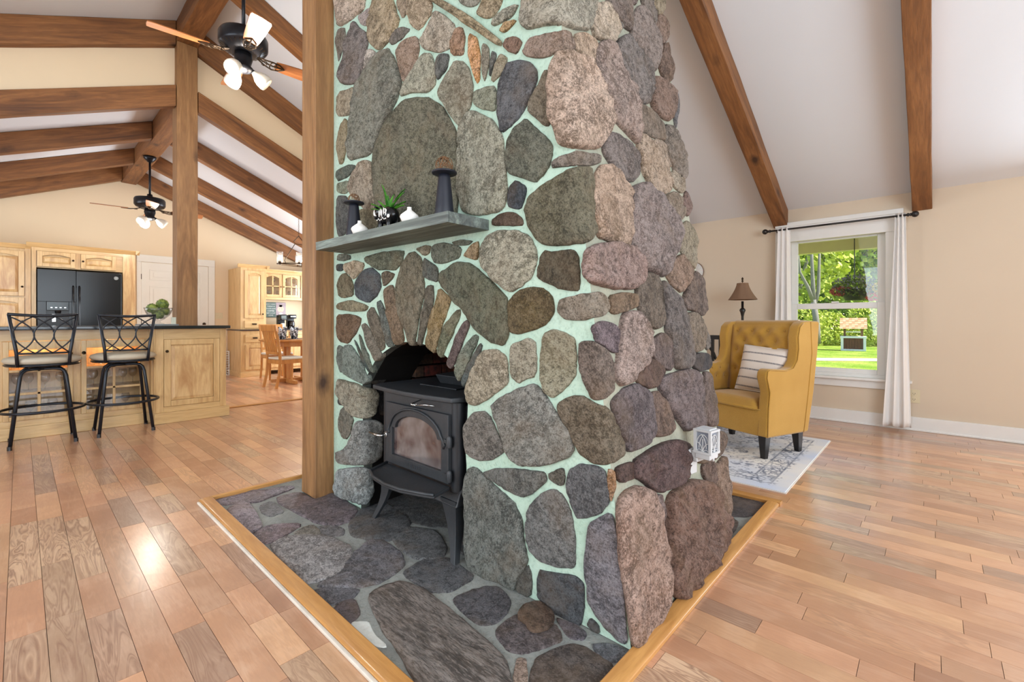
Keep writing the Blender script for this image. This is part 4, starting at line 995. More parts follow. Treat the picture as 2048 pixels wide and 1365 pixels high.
# tufted inside back
btn = []
for r_,z in enumerate((.915,.835,.755,.675,.595,.515)):
    n_ = 4 if r_%2==0 else 3
    for k in range(n_): btn.append((.145+(k+.5*(r_%2))*.137,z))
def tuft(u,v):
    y=.075+u*(CWD-.15); z=.42+v*.545; x=.365+(z-.42)*.115-.0
    d=min(math.hypot(y-a,z-b) for a,b in btn); e=min(1,min(u,1-u,1-v)*10)
    return V((x-.03*e*(1-math.exp(-(d/.035)**2))-.008*e, y, z))
MB().grid(tuft,44,40).build('tufted_back', M['mustard'], ch, smooth=True, fix=False)
for a,b in btn: MB().sphere((.365+(b-.42)*.115-.012,a,b),.009,8,(.55,1,1)).build('button', M['mustard'], ch, smooth=True)
bt2 = [(.07,.60),(.17,.60),(.27,.60),(.12,.53),(.22,.53),(.32,.53)]
def tuft2(u,v):
    x=.02+u*.36; z=.42+v*.21; d=min(math.hypot(x-a,z-b) for a,b in bt2); e=min(1,min(u,1-u,1-v)*8)
    return V((x, CWD-.083-.018*e*(1-math.exp(-(d/.03)**2)), z))
MB().grid(tuft2,28,18).build('tufted_arm', M['mustard'], ch, smooth=True, fix=False)
for a,b in bt2: MB().sphere((a,CWD-.088,b),.008,8,(1,.5,1)).build('button', M['mustard'], ch, smooth=True)
pipe = M['mustard']
def pip(pts): return MB().tube(pts,.0035,6).build('piping', M['mustard'], ch, smooth=True)
pip([(x-.002 if i<5 else x,-.001,z) for i,(x,z) in enumerate([(.01,.16),(.02,.36),(.036,.48),(.004,.585),(.012,.63),(.04,.642),(.12,.636),(.22,.628),(.295,.642),(.342,.70),(.358,.78),(.353,.87),(.373,.945),(.415,.975)])])
pip([(.50,-.001,.985),(.515,-.001,.75),(.47,-.001,.45),(.415,-.001,.16)])
pip([(.004,.06,.352),(.004,CWD-.06,.352)])
def taper(name,x,y,s0,s1,h,mat,par,lx=0,ly=0):
    return MB().add([(x-s0+0,y-s0,h),(x+s0,y-s0,h),(x+s0,y+s0,h),(x-s0,y+s0,h),(x-s1+lx,y-s1+ly,0),(x+s1+lx,y-s1+ly,0),(x+s1+lx,y+s1+ly,0),(x-s1+lx,y+s1+ly,0)],
      [(0,1,2,3),(7,6,5,4),(0,4,5,1),(1,5,6,2),(2,6,7,3),(3,7,4,0)]).build(name, mat, par, bevel=.003)
for x,y in ((.035,.045),(.035,CWD-.045),(.43,.06),(.43,CWD-.06)): taper('leg',x,y,.03,.018,.165,M['dark'],ch,.012 if x>.2 else -.004)
# pillow
pt = NT('striped_linen'); tc_ = pt.n('TexCoord').outputs['Object']; sp_ = pt.n('SeparateXYZ'); pt.l(tc_, sp_.inputs[0])
mu_ = pt.n('Math', operation='MULTIPLY'); mu_.inputs[1].default_value = 14.5; pt.l(sp_.outputs[2], mu_.inputs[0]); fr_ = pt.n('Math', operation='FRACT'); pt.l(mu_.outputs[0], fr_.inputs[0])
st_ = pt.ramp(fr_.outputs[0],[(.0,0),(.40,0),(.43,.85),(.57,.85),(.60,0)]); nz_ = pt.noise(tc_,120,3,.7); mm_ = pt.n('Math', operation='MULTIPLY'); pt.l(st_, mm_.inputs[0]); pt.l(pt.ramp(nz_,[(.3,.5),(.6,1)]), mm_.inputs[1])
pt.l(pt.mixc(mm_.outputs[0], lin((226,214,204)), lin((88,86,96))), pt.b.inputs['Base Color']); pt.set(Roughness=.95); pt.bump(nz_,.4,.003)
pil = thing('throw_pillow', 'cream throw pillow with dark grey stripes leaning in the armchair', 'pillow', V((3.60,.865,.009))+Matrix.Rotation(math.atan2(-.37,.93),3,'Z')@V((.265,.27,.425)), 0)
pil.rotation_euler = (math.radians(4),math.radians(16),math.radians(-14))
def pw(u,v,s):
    a=(u*2-1); b=(v*2-1); e=(1-abs(a)**3.2)*(1-abs(b)**3.2); k=1-.07*(1-abs(a))**1*0
    return V((s*.062*max(0,e)**.55, a*.185*(1-.05*(1-b*b)), .19+b*.185*(1-.05*(1-a*a))))
mm = MB().grid(lambda u,v:pw(u,v,-1),24,24); mm.grid(lambda u,v:pw(u,v,1),24,24); mm.build('cover', pt.m, pil, smooth=True)
mm = MB().tube([(0,a*.187,.19+b*.187) for a,b in [(-1,-1),(0,-.95),(1,-1),(.95,0),(1,1),(0,.95),(-1,1),(-.95,0)]],.004,6,closed=True); mm.build('seam', pt.m, pil, smooth=True)
# floor lamp
lb = onX(1485,643,5.15)
fl_ = thing('floor_lamp', 'dark bronze floor lamp with a brown bell shade behind the armchair', 'lamp', (lb.x,lb.y,0))
dk = M['brass']
MB().lathe([(.14,0),(.145,.012),(.12,.022),(.05,.03),(.02,.05)],n=24).build('base', dk, fl_, smooth=.6)
MB().lathe([(.012,.04),(.012,1.05),(.02,1.09),(.03,1.115),(.024,1.13),(.012,1.14),(.012,1.21)],n=14).build('pole', M['dark'], fl_, smooth=True)
sh = plain('brown_shade',(126,98,76),.8)
pr_=[]
for i in range(9):
    t_=i/8; r=.142*(1-t_)**1.5+.055*(1-(1-t_)**1.5)+.012*0; pr_.append((r*(1.0),1.225+.175*t_))
m_=MB(); n_=8; vs=[];fs=[]
for r,z in pr_:
    for k in range(n_*4):
        a=2*math.pi*k/(n_*4); w=1/math.cos((a%(math.pi/4))-math.pi/8)*.955; vs.append((r*w*math.cos(a),r*w*math.sin(a),z))
for i in range(8):
    for k in range(32): fs.append((i*32+k,i*32+(k+1)%32,(i+1)*32+(k+1)%32,(i+1)*32+k))
o_=m_.add(vs,fs).build('shade', sh, fl_, smooth=.5, fix=False)
MB().lathe([(.004,1.39),(.004,1.41),(.012,1.42),(.006,1.43),(.012,1.445),(.003,1.462)],n=10).build('finial', dk, fl_, smooth=True)
# bench of dark slats
bb = onX(1440,700,4.95)
bn = thing('slatted_bench', 'dark wooden slatted rail bench beside the wall left of the armchair', 'bench', (4.95,bb.y,0))
zt = onX(1440,671,4.95).z; zb2 = onX(1440,679.5,4.95).z
MB().box((-.02,-.35,zb2),(.02,.9,zt)).build('top_rail', M['dark'], bn, bevel=.004)
for px_ in (1425.3,1440.8): 
    y=onX(px_,700,4.95).y-bb.y; MB().box((-.012,y-.014,.1),(.012,y+.014,zb2)).build('slat', M['dark'], bn)
y0_=onX(1417,693,4.95); y1_=onX(1437,727,4.95)
MB().tube([(0,y0_.y-bb.y+.25,y0_.z+.05),(0,y0_.y-bb.y,y0_.z),(0,(y0_.y+y1_.y)/2-bb.y,(y0_.z+y1_.z)/2-.0+.02),(0,y1_.y-bb.y,y1_.z-.02),(0,y1_.y-bb.y-.01,.3)],.014,6).build('curved_brace', M['dark'], bn, smooth=True)
y=onX(1404,690,4.95).y-bb.y; MB().box((-.012,y-.014,.1),(.012,y+.014,zb2)).build('slat', M['dark'], bn)
for y in (-.33,.88): MB().box((-.025,y-.025,0),(.025,y+.025,zt)).build('leg', M['dark'], bn, bevel=.003)
MB().box((-.42,-.3,.30),(-.02,.86,.42)).build('cushion', plain('bench_cushion',(186,170,150),.9), bn, bevel=.02)
for y in (-.33,.88): MB().box((-.45,y-.02,0),(-.41,y+.02,.32)).build('leg', M['dark'], bn, bevel=.003)
MB().box((-.44,-.33,.27),(.02,.88,.30)).build('seat_frame', M['dark'], bn, bevel=.003)
# shell wall decor
wd = onX(1388,545,XR-.005); rdec = .118
sd_ = thing('sunburst_plate', 'white fluted sunburst plate hanging on the wall beside the chimney', 'wall decor', (XR-.004,wd.y,wd.z))
MB().lathe([(rdec,-.012),(rdec,0),(.0,0)],(0,0,0),36,axis=0).build('plate', plain('decor_white',(232,228,224),.6), sd_)
for k in range(36):
    a=2*math.pi*k/36
    MB().tube([(-.012,.03*math.cos(a),.03*math.sin(a)),(-.017,rdec*.97*math.cos(a),rdec*.97*math.sin(a))],[.002,.005],5).build('flute', M['white'], sd_, smooth=True)
MB().tube([(-.012,rdec*math.cos(k*.1745),rdec*math.sin(k*.1745)) for k in range(36)],.004,5,closed=True).build('rim', plain('rim_brown',(120,84,64),.6), sd_, smooth=True)
# curtain rod and curtains
ra = onX(1530,464,5.44); rb_ = onX(1830,428.5,5.44); rz = (ra.z+rb_.z)/2
rod = thing('curtain_rod', 'black iron curtain rod with round finials above the window', 'curtain rod', (5.44,(ra.y+rb_.y)/2,rz))
y0_,y1_ = rb_.y-rod.location.y, ra.y-rod.location.y
MB().tube([(0,y0_+.03,0),(0,y1_-.03,0)],.0095,10).build('bar', M['dark'], rod, smooth=True)
for s,y in ((1,y0_),(-1,y1_)):
    mm = MB().sphere((0,y,0),.028,10); mm.lathe([(.0095,.02),(.016,.03),(.010,.038),(.018,.046),(.012,.055)] if s>0 else [(.012,-.055),(.018,-.046),(.010,-.038),(.016,-.03),(.0095,-.02)],(0,y,0),12,axis=1); mm.build('finial', M['dark'], rod, smooth=True)
    yy = y+s*.10; mm = MB().tube([(0,yy,0),(.09,yy,-.01)],.006,6); mm.box((.105,yy-.012,-.03),(.115,yy+.012,.02)); mm.build('bracket', M['dark'], rod)
cf = plain('white_curtain',(236,234,232),.9,0,.1,.01)
def curtain(yt0,yt1,yb0,yb1,label,zb,ph):
    root = thing('curtain', label, 'curtain', (5.44,(yt0+yt1)/2,0)); cy=(yt0+yt1)/2; zt_=rz+.022
    def f(u,v):
        z=zt_+(zb-zt_)*v; k=v**1.3; y=(yt0+(yt1-yt0)*u)*(1-k)+(yb0+(yb1-yb0)*u)*k
        am=.012+.010*v; x=-.002+am*math.sin(u*2*math.pi*2.6+ph+.8*v)+.005*math.sin(u*15+v*3)
        return V((x,y-cy,z+.008*math.sin(u*12)*v))
    o=MB().grid(f,60,40).build('panel', cf, root, smooth=True, fix=False)
    mo=o.modifiers.new('s','SOLIDIFY'); mo.thickness=.003
cR0=onX(1790.5,425,5.44).y; cR1=onX(1811,423,5.44).y; cb0=onX(1765,845,5.44).y; cb1=onX(1822,850,5.44).y
curtain(cR1,cR0,cb1,cb0,'white curtain panel hanging on the right side of the window',.035,0)
cL0=onX(1556,452,5.44).y; cL1=onX(1580,449,5.44).y
curtain(cL1,cL0,cL1-.02,cL0+.06,'white curtain panel hanging on the left side of the window behind the armchair',.035,1)
# outlet on the window wall
oc_ = onX(1828,793,XR)
ou = thing('outlet', 'cream electrical outlet low on the wall right of the curtain', 'outlet', (XR,oc_.y,oc_.z))
B('cover_plate',(-.006,-.04,-.062),(0,.04,.062),M['cream'],ou,.002)
for z in (-.026,.026):
    so = MB().lathe([(.019,-.009),(.019,-.004)],(0,0,z),16,axis=0).build('socket', M['cream'], ou)
    for y,h in ((-.007,.010),(.007,.008)): B('slot',(-.0096,y-.0016,z-h/2),(-.0088,y+.0016,z+h/2),M['dark'],so)
    MB().lathe([(.0028,-.0096),(.0028,-.0088)],(0,0,z-.011),8,axis=0).build('slot', M['dark'], so)
# ================================================================ kitchen island
CZ,CXm = M['cabz'], M['cabx']
isl = thing('kitchen_island', 'light hickory kitchen island cabinets facing the bar stools', 'island', (.3,6.0,0))
def I(name, a, b, mat, par=isl, bevel=.0, off=(.3,6.0,0), **k):
    return B(name,(a[0]-off[0],a[1]-off[1],a[2]-off[2]),(b[0]-off[0],b[1]-off[1],b[2]-off[2]),mat,par,bevel,**k)
I('base_board',(-2.2,5.66,0),(.877,5.70,.105),CXm,bevel=.004); I('base_board',(.877,5.50,0),(1.515,5.56,.105),CXm,bevel=.004)
I('base_board',(1.47,5.56,0),(1.515,6.5,.105),CXm,bevel=.004)
def raised_door(x0,x1,z0,z1,y,par,off,knob=None,arch=False,mat=None,fw=.055,name='door',th=.02,pm=None):
    """frame-and-panel door whose face looks towards -Y"""
    O = V(off); m = MB()
    for a,b in (((x0,z0),(x0+fw,z1)),((x1-fw,z0),(x1,z1)),((x0+fw,z0),(x1-fw,z0+fw))): m.box((a[0],y-th,a[1]),(b[0],y,b[1]))
    if arch:
        n=10; w=x1-x0-2*fw; top=[(x0+fw+w*i/n, z1-fw*1.35+fw*.55*math.sin(math.pi*i/n)) for i in range(n+1)]
        m.prism([(x0+fw,z1),*top,(x1-fw,z1)],y-th,y,axis=1)
    else: m.box((x0+fw,y-th,z1-fw),(x1-fw,y,z1))
    d = MB(); d.v=[v-O for v in m.v]; d.f=m.f; d = d.build(name, mat or CZ, par, bevel=.003)
    p = MB(); b = .03; zz = z1-fw-(.02 if arch else 0); a0=(x0+fw+.002,z0+fw+.002); a1=(x1-fw-.002,zz-.002); yf=y-th*.75
    vs=[(a0[0],y-.006,a0[1]),(a1[0],y-.006,a0[1]),(a1[0],y-.006,a1[1]),(a0[0],y-.006,a1[1])]; b=min(b,(a1[0]-a0[0])*.2,(a1[1]-a0[1])*.25)
    if arch:
        n=8; w_=a1[0]-a0[0]-2*b; top=[(a1[0]-b-w_*i/n,yf,a1[1]-b-.012+.022*math.sin(math.pi*i/n)) for i in range(n+1)]
        vs+=[(a0[0]+b,yf,a0[1]+b),(a1[0]-b,yf,a0[1]+b)]+top
        fs=[(0,1,5,4),tuple(range(4,4+2+n+1)),(1,2,6,5),(0,4,4+2+n,3),(2,3)+tuple(range(4+2+n,5,-1))]
    else:
        vs+=[(a0[0]+b,yf,a0[1]+b),(a1[0]-b,yf,a0[1]+b),(a1[0]-b,yf,a1[1]-b),(a0[0]+b,yf,a1[1]-b)]
        fs=[(0,1,5,4),(1,2,6,5),(2,3,7,6),(3,0,4,7),(4,5,6,7)]
    q=MB().add([V(v)-O for v in vs],fs).build('panel', pm or mat or CZ, d, fix=False)
    if knob: MB().lathe([(.006,-.0),(.006,-.012),(.014,-.018),(.013,-.026),(.0,-.03)],V((knob[0],y-th,knob[1]))-O,12,axis=1).build('knob', M['brass'], d, smooth=True)
    return d
def pull(x,z,y,par,off):
    O=V(off); m=MB()
    for i in range(1): m.add([V(v)-O for v in [(x-.04,y,z),(x+.04,y,z),(x+.034,y-.02,z-.004),(x-.034,y-.02,z-.004),(x-.03,y-.016,z+.018),(x+.03,y-.016,z+.018),(x-.04,y,z+.022),(x+.04,y,z+.022)]],[(0,1,2,3),(3,2,5,4),(4,5,7,6),(0,3,4,6),(1,7,5,2)])
    m.build('cup_pull', M['brass'], par, bevel=.003)
OF=(.3,6.0,0)
# left run face frame (glass doors) and interior
I('top_rail',(-2.2,5.68,.83),(.877,5.70,.925),CXm,bevel=.002); I('bottom_rail',(-2.2,5.68,.10),(.877,5.70,.16),CXm,bevel=.002)
for a,b in ((-.19,-.10),(.322,.375),(.827,.885)): I('stile',(a,5.68,.16),(b,5.70,.83),CZ,bevel=.002)
I('left_panel',(-2.2,5.685,.16),(-.19,5.70,.83),CZ)
I('cabinet_back',(-2.2,6.0,.10),(1.10,6.02,.925),CZ); I('cabinet_floor',(-.19,5.70,.13),(.877,6.0,.15),CXm); I('cabinet_roof',(-.19,5.70,.84),(.877,6.0,.86),CXm)
I('end_panel',(.862,5.56,.105),(.877,6.0,.925),CZ); I('divider',(-.205,5.70,.15),(-.19,6.0,.84),CZ); I('divider',(.34,5.71,.15),(.355,6.0,.84),CZ)
for z in (.572,.377):
    I('shelf',(-.19,5.72,z),(.34,6.0,z+.012),CXm); I('shelf',(.355,5.72,z),(.862,6.0,z+.012),CXm)
def glass_door(x0,x1,knobx):
    m=MB(); O=V(OF); y=5.68; fwx=.036; z0,z1=.16,.828; g0,g1=.195,.757
    for a,b in (((x0,z0),(x0+fwx,z1)),((x1-fwx,z0),(x1,z1)),((x0+fwx,z0),(x1-fwx,g0)),((x0+fwx,g1),(x1-fwx,z1))): m.box((a[0],y-.02,a[1]),(b[0],y,b[1]))
    d=MB(); d.v=[v-O for v in m.v]; d.f=m.f; d=d.build('glass_door', CZ, isl, bevel=.003)
    mm=MB(); xm=(x0+x1)/2
    for a,b in (((xm-.01,g0),(xm+.01,g1)),((x0+fwx,.372),(x1-fwx,.392)),((x0+fwx,.567),(x1-fwx,.587))): mm.box((a[0]-O.x,y-.018-O.y,a[1]),(b[0]-O.x,y-.002-O.y,b[1]))
    mm.build('muntin', CZ, d, bevel=.002)
    zs=[g0,.372,.392,.567,.587,g1]
    for i in range(3):
        for a,b in ((x0+fwx,xm-.01),(xm+.01,x1-fwx)): B('pane',(a-O.x,y-.009-O.y,zs[2*i]),(b-O.x,y-.006-O.y,zs[2*i+1]),M['glass'],d)
    MB().lathe([(.006,0),(.006,-.012),(.015,-.018),(.014,-.026),(0,-.03)],V((knobx,y-.02,.715))-O,12,axis=1).build('knob', M['brass'], d, smooth=True)
glass_door(-.10,.322,.305); glass_door(.375,.827,.392)
# right cabinet
I('corner_post',(.877,5.53,.105),(.955,5.56,.925),CZ,bevel=.002); I('top_rail',(.955,5.53,.822),(1.432,5.56,.925),CXm,bevel=.002); I('bottom_rail',(.955,5.53,.105),(1.432,5.56,.158),CXm,bevel=.002)
I('corner_post',(1.432,5.53,.105),(1.49,5.56,.925),CZ,bevel=.002); I('end_panel',(1.475,5.56,.105),(1.49,6.45,.925),CZ); I('back_panel',(.877,5.575,.105),(1.475,5.58,.925),CZ)
raised_door(.957,1.43,.16,.82,5.545,isl,OF,(.978,.705),pm=M['cabk'])
MB().tube([(.885-.3+0,5.53-6.0-.001,.11),(.885-.3,5.53-6.0-.001,.92)],.003,4).build('bead', CZ, isl)
ct = MB().box((-2.2,5.455,.925),(1.512,6.5,.956)).build('island_countertop', plain('black_granite',(26,27,30),.16,0,.5,.3,60), bevel=.004)
tag(ct,'long black stone countertop on the hickory island','countertop')
light('cabinet_light_left','POINT',(.1,5.84,.80),2.2,(1,.66,.36),r=.02); light('cabinet_light_right','POINT',(.6,5.84,.80),2.2,(1,.66,.36),r=.02)
# glasses inside
gprof=[(.030,0),(.031,.002),(.004,.006),(.0035,.06),(.018,.072),(.032,.095),(.034,.12),(.028,.15),(.0265,.15),(.032,.12),(.030,.097),(.016,.076),(.0,.07)]
wg0=None
spots=[(-.02,5.80,.389,'left door, middle shelf'),(.05,5.86,.389,''),(.15,5.80,.389,''),(.25,5.83,.389,''),(.47,5.82,.389,''),(.56,5.86,.389,''),(.68,5.80,.389,''),(.76,5.84,.389,''),(.06,5.80,.151,''),(.20,5.84,.151,''),(.5,5.82,.151,''),(.7,5.80,.151,'')]
for i,(x,y,z,_) in enumerate(spots):
    if wg0 is None: wg0=MB().lathe(gprof,(0,0,0),18,cap=False).build('wine_glass', M['cglass'], smooth=True, fix=False); o=wg0
    else: o=wg0.copy(); COL.objects.link(o)
    o.location=(x,y,z); side='left' if x<.34 else 'right'; sh_='middle' if z>.3 else 'bottom'
    tag(o,f'{("leftmost","second","third","rightmost")[i%4 if i<8 else (i%2)*3]} stemmed wine glass on the {sh_} shelf behind the {side} glass door of the island','glass',f'wine glasses on the {sh_} shelf, {side} door')
tg0=None
for i in range(10):
    x=(-.03+.07*i) if i<5 else (.46+.07*(i-5)); side='left' if i<5 else 'right'
    if tg0 is None: tg0=MB().lathe([(.024,0),(.030,.10),(.029,.10),(.023,.006),(0,.006)],(0,0,0),16,cap=False).build('tumbler', M['cglass'], smooth=True, fix=False); o=tg0
    else: o=tg0.copy(); COL.objects.link(o)
    o.location=(x,5.82+.04*(i%2),.585); tag(o,f'{("leftmost","second","middle","fourth","rightmost")[i%5]} clear tumbler on the lit top shelf behind the {side} glass door','glass',f'tumblers on the top shelf, {side} door')
# bowl with artichokes on the counter
bw = onY(317,650,5.80); by=5.80
bo = MB().lathe([(.045,0),(.05,.004),(.018,.012),(.016,.03),(.05,.05),(.09,.085),(.113,.135),(.122,.165),(.118,.166),(.108,.135),(.085,.09),(.045,.056),(0,.05)],(0,0,0),28,cap=False).build('glass_bowl', M['cglass'], smooth=True, fix=False)
bo.location=(bw.x,by,.972); tag(bo,'cut glass footed bowl of artichokes on the island counter','bowl')
tryo = MB().box((-.16,-.11,.0),(.16,.11,.006)).box((-.16,-.11,.006),(.16,-.104,.014)).box((-.16,.104,.006),(.16,.11,.014)).build('serving_tray', plain('tray_grey',(120,124,126),.3,.3)); tryo.location=(bw.x-.01,by,.957); tag(tryo,'flat grey tray under the glass bowl on the island','tray')
gc_ = NT('artichoke'); p_=gc_.n('TexCoord').outputs['Object']; gc_.l(gc_.mixc(gc_.ramp(gc_.noise(p_,30,3),[(.35,0),(.65,1)]),lin((62,84,34)),lin((138,150,60))),gc_.b.inputs['Base Color']); gc_.set(Roughness=.6)
def artichoke(loc,r,label):
    m=MB(); rr=random.Random(int(loc[0]*1e4)%97)
    for ring in range(6):
        el=-.9+ring*.42; cnt=[6,8,9,8,6,4][ring]
        for k in range(cnt):
            a=2*math.pi*(k+.5*(ring%2))/cnt; up=V((0,0,1)); hd_=V((math.cos(a),math.sin(a),0)); c=hd_*math.cos(el)*r*.9+up*math.sin(el)*r*.9; tan=V((-math.sin(a),math.cos(a),0)); nn=(hd_*math.cos(el)+up*math.sin(el)); u2=(up-nn*nn.z).normalized() if abs(nn.z)<.95 else hd_*-1
            w=r*.42; m.add([c-tan*w-u2*w*.8,c+tan*w-u2*w*.8,c+tan*w*.9+u2*w*.5+nn*r*.1,c+u2*w*1.35+nn*r*.2,c-tan*w*.9+u2*w*.5+nn*r*.1,c+nn*r*.16],[(0,1,5),(1,2,5),(2,3,5),(3,4,5),(4,0,5)])
    m.sphere((0,0,0),r*.85,8); o=m.build('artichoke',gc_.m,fix=False); o.location=loc; o.rotation_euler=(rr.uniform(-.3,.3),rr.uniform(-.3,.3),rr.uniform(0,6)); return tag(o,label,'artichoke')
for dx,dy,dz,r,lab in ((.03,-.01,.198,.05,'green artichoke on top of the pile in the glass bowl'),(-.055,-.02,.155,.045,'green artichoke at the left rim of the glass bowl'),(.055,.03,.13,.042,'green artichoke at the right rim of the glass bowl'),(-.01,.05,.13,.042,'green artichoke at the back of the glass bowl'),(.0,-.02,.092,.04,'green artichoke at the bottom of the glass bowl')):
    artichoke((bw.x+dx,by+dy,.972+dz),r,lab)
fo = onY(349,640,5.84); o=MB().box((-.02,-.005,0),(.02,.005,.085)).build('card_frame', plain('pale_card',(206,208,190),.5)); o.location=(fo.x-.012,5.82,.957); tag(o,'small pale upright card beside the glass bowl and the post','card')
# ================================================================ bar stools
def stool(cx_,cy_,label):
    s=thing('bar_stool',label,'bar stool',(cx_,cy_,0),0,'bar stools at the island'); bk=M['black']
    m=MB().lathe([(.0,.652),(.19,.652),(.222,.662),(.235,.682),(.225,.702),(.19,.715),(.10,.722),(0,.724)],(0,0,0),36,cap=False); m.build('seat_cushion',M['stool_seat'],s,smooth=True)
    MB().lathe([(.10,.632),(.215,.636),(.228,.645),(.222,.655),(.1,.655)],(0,0,0),36).build('seat_frame',bk,s,smooth=.6)
    MB().lathe([(.08,.61),(.09,.634)],(0,0,0),20).build('swivel_plate',bk,s)
    for sy in (-1,1):
        for sx in (-1,1):
            pts=[(0,sy*.075,.612),(sx*.06,sy*.078,.612),(sx*.10,sy*.082,.606),(sx*.122,sy*.09,.585),(sx*.132,sy*.10,.55),(sx*.185,sy*.185,.012)]
            MB().tube(pts,.0125,10).build('leg',bk,s,smooth=True); MB().lathe([(.0145,0),(.0145,.03)],(sx*.186,sy*.187,0),10).build('foot_cap',M['dark'],s)
    MB().tube([(.25*math.cos(a),.25*math.sin(a),.277) for a in [k*math.pi/18 for k in range(36)]],.011,8,closed=True).build('foot_ring',bk,s,smooth=True)
    yb=-.19; zt=1.055
    for sx in (-1,1): MB().tube([(sx*.145,yb-.005,.64),(sx*.150,yb-.012,.75),(sx*.190,yb-.03,zt)],.0115,8).build('back_post',bk,s,smooth=True)
    def yy(z): return yb-.012-.02*(z-.75)/.3
    MB().tube([(-.197+.394*i/10,yb-.03-.018*math.sin(math.pi*i/10),zt-.012*math.sin(math.pi*i/10)) for i in range(11)],.0115,8).build('top_rail',bk,s,smooth=True)
    MB().tube([(-.15+.30*i/8,yb-.012-.010*math.sin(math.pi*i/8),.745) for i in range(9)],.008,8).build('lower_rail',bk,s,smooth=True)
    for c in (-1,0,1):
        m=MB()
        for sg in (-1,1):
            pts=[]
            for i in range(17):
                q=i/16; z=.745+q*(zt-.018-.745); wd=(.150+.04*q)/.150; x=c*.098*wd+sg*wd*(.050-.10*(2*q-1)**2); lim=.148*wd; x=max(-lim,min(lim,x)); pts.append((x,yy(z)-.012*(1-(x/.17)**2)+sg*.003,z))
            m.tube(pts,.0055,6)
        m.build('scroll',bk,s,smooth=True)
    return s
stool(.13,5.42,'black metal bar stool with grey seat at the left side of the island')
stool(.645,5.44,'black metal bar stool with grey seat nearer the timber post')
# ================================================================ fridge wall
Of=(.65,9.4,0)
sur=thing('fridge_surround','light hickory cabinet surround with two small doors above the black fridge','cabinet',Of)
def Fb(name,a,b,mat,bevel=0,par=sur): return I(name,a,b,mat,par,bevel,Of)
Fb('side_panel',(.105,9.05,0),(.15,9.74,2.03),CZ,.002); Fb('side_panel',(1.06,9.05,0),(1.208,9.74,2.03),M['cabk'],.002)
Fb('cabinet_box',(.15,9.07,1.745),(1.06,9.74,2.03),CXm); Fb('top_rail',(.15,9.05,1.975),(1.06,9.07,2.03),CXm,.001); Fb('stile',(.54,9.05,1.745),(.594,9.07,1.975),CZ)
raised_door(.158,.538,1.76,1.972,9.05,sur,Of,(.515,1.865),arch=True,fw=.05); raised_door(.596,.985,1.76,1.972,9.05,sur,Of,(.618,1.865),arch=True,fw=.05)
def crown(x0,x1,y,z,par,off,right=True,left=True):
    O=V(off); m=MB(); pr=[(0,0),(-.012,.005),(-.02,.02),(-.045,.045),(-.05,.06),(0,.06)]
    m.prism([(y+a,z+b) for a,b in pr],x0-(.05 if left else 0),x1+(.05 if right else 0),axis=0)
    if right: m.prism([(x1-a,z+b) for a,b in pr],y-.05,9.74,axis=1)
    q=MB(); q.v=[v-O for v in m.v]; q.f=m.f; q.build('crown_moulding',CXm,par,bevel=.001)
crown(.105,1.208,9.05,2.02,sur,Of)
fr=thing('refrigerator','black side by side refrigerator with ice dispenser in the hickory surround','refrigerator',(.6,9.3,0))
def Rb(name,a,b,mat,bevel=0,par=fr): return I(name,a,b,mat,par,bevel,(.6,9.3,0))
Rb('body',(.16,9.06,.02),(1.04,9.7,1.72),M['blackp'],.004)
dl=MB()
for (a0,a1,c0_,c1_) in ((.16,.539,.06,.93),(.16,.539,1.275,1.72),(.16,.246,.93,1.275),(.47,.539,.93,1.275)): dl.box((a0-.6,8.985-9.3,c0_),(a1-.6,9.055-9.3,c1_))
dl=dl.build('freezer_door',M['blackp'],fr,bevel=.003); Rb('fridge_door',(.546,8.985,.06),(1.04,9.055,1.72),M['blackp'],.008)
Rb('dispenser_recess',(.246,9.03,.93),(.47,9.055,1.275),plain('dispenser_dark',(18,19,22),.3),0,dl)
Rb('dispenser_panel',(.25,8.978,1.15),(.466,9.0,1.275),plain('dispenser_grey',(60,63,64),.25,.5),.006,dl)
m=MB()
for k in range(4): m.box((.285-.6+k*.045,8.974-9.3,1.185),(.305-.6+k*.045,8.979-9.3,1.197))
m.build('buttons',M['chrome'],dl); MB().lathe([(.03,1.11),(.035,1.15)],(.36-.6,9.01-9.3,0),14).build('spout',M['blackp'],dl)
Rb('paddle',(.30,9.005,.99),(.34,9.02,1.10),M['chrome'],.002,dl)
for x,p__ in ((.512,dl),(.576,fr)):
    MB().tube([(x-.6,8.99-9.3,1.50),(x-.6,8.945-9.3,1.48),(x-.6,8.94-9.3,1.2),(x-.6,8.94-9.3,.7),(x-.6,8.945-9.3,.52),(x-.6,8.99-9.3,.50)],.011,8).build('handle',M['blackp'],p__,smooth=True)
bg=MB().lathe([(.026,-.004),(.026,0)],(.977-.6,8.985-9.3,1.644),20,axis=1).build('badge',M['chrome'],fr)
m=MB(); 
for r_ in (.019,): m.tube([(.977-.6+r_*math.cos(k*.4),8.9805-9.3,1.644+r_*math.sin(k*.4)) for k in range(16)],.0016,4,closed=True)
m.tube([(.970-.6+.006*math.cos(k*.5+.4),8.9805-9.3,1.644+.008*math.sin(k*.5+.4)) for k in range(11)],.0013,4); m.tube([(.984-.6+.006*math.cos(k*.5+.4),8.9805-9.3,1.644+.008*math.sin(k*.5+.4)) for k in range(11)],.0013,4)
m.build('monogram',M['dark'],bg)
pa=thing('pantry_cabinet','tall light hickory pantry cabinet at the left edge beside the fridge surround','cabinet',(-.4,9.4,0)); Op=(-.4,9.4,0)
I('cabinet_box',(-1.2,9.12,.1),(.10,9.74,2.0),CZ,pa,0,Op); I('face_frame',(.045,9.10,.1),(.10,9.12,2.0),CZ,pa,.001,Op); I('toe_board',(-1.2,9.16,0),(.10,9.2,.1),CXm,pa,0,Op)
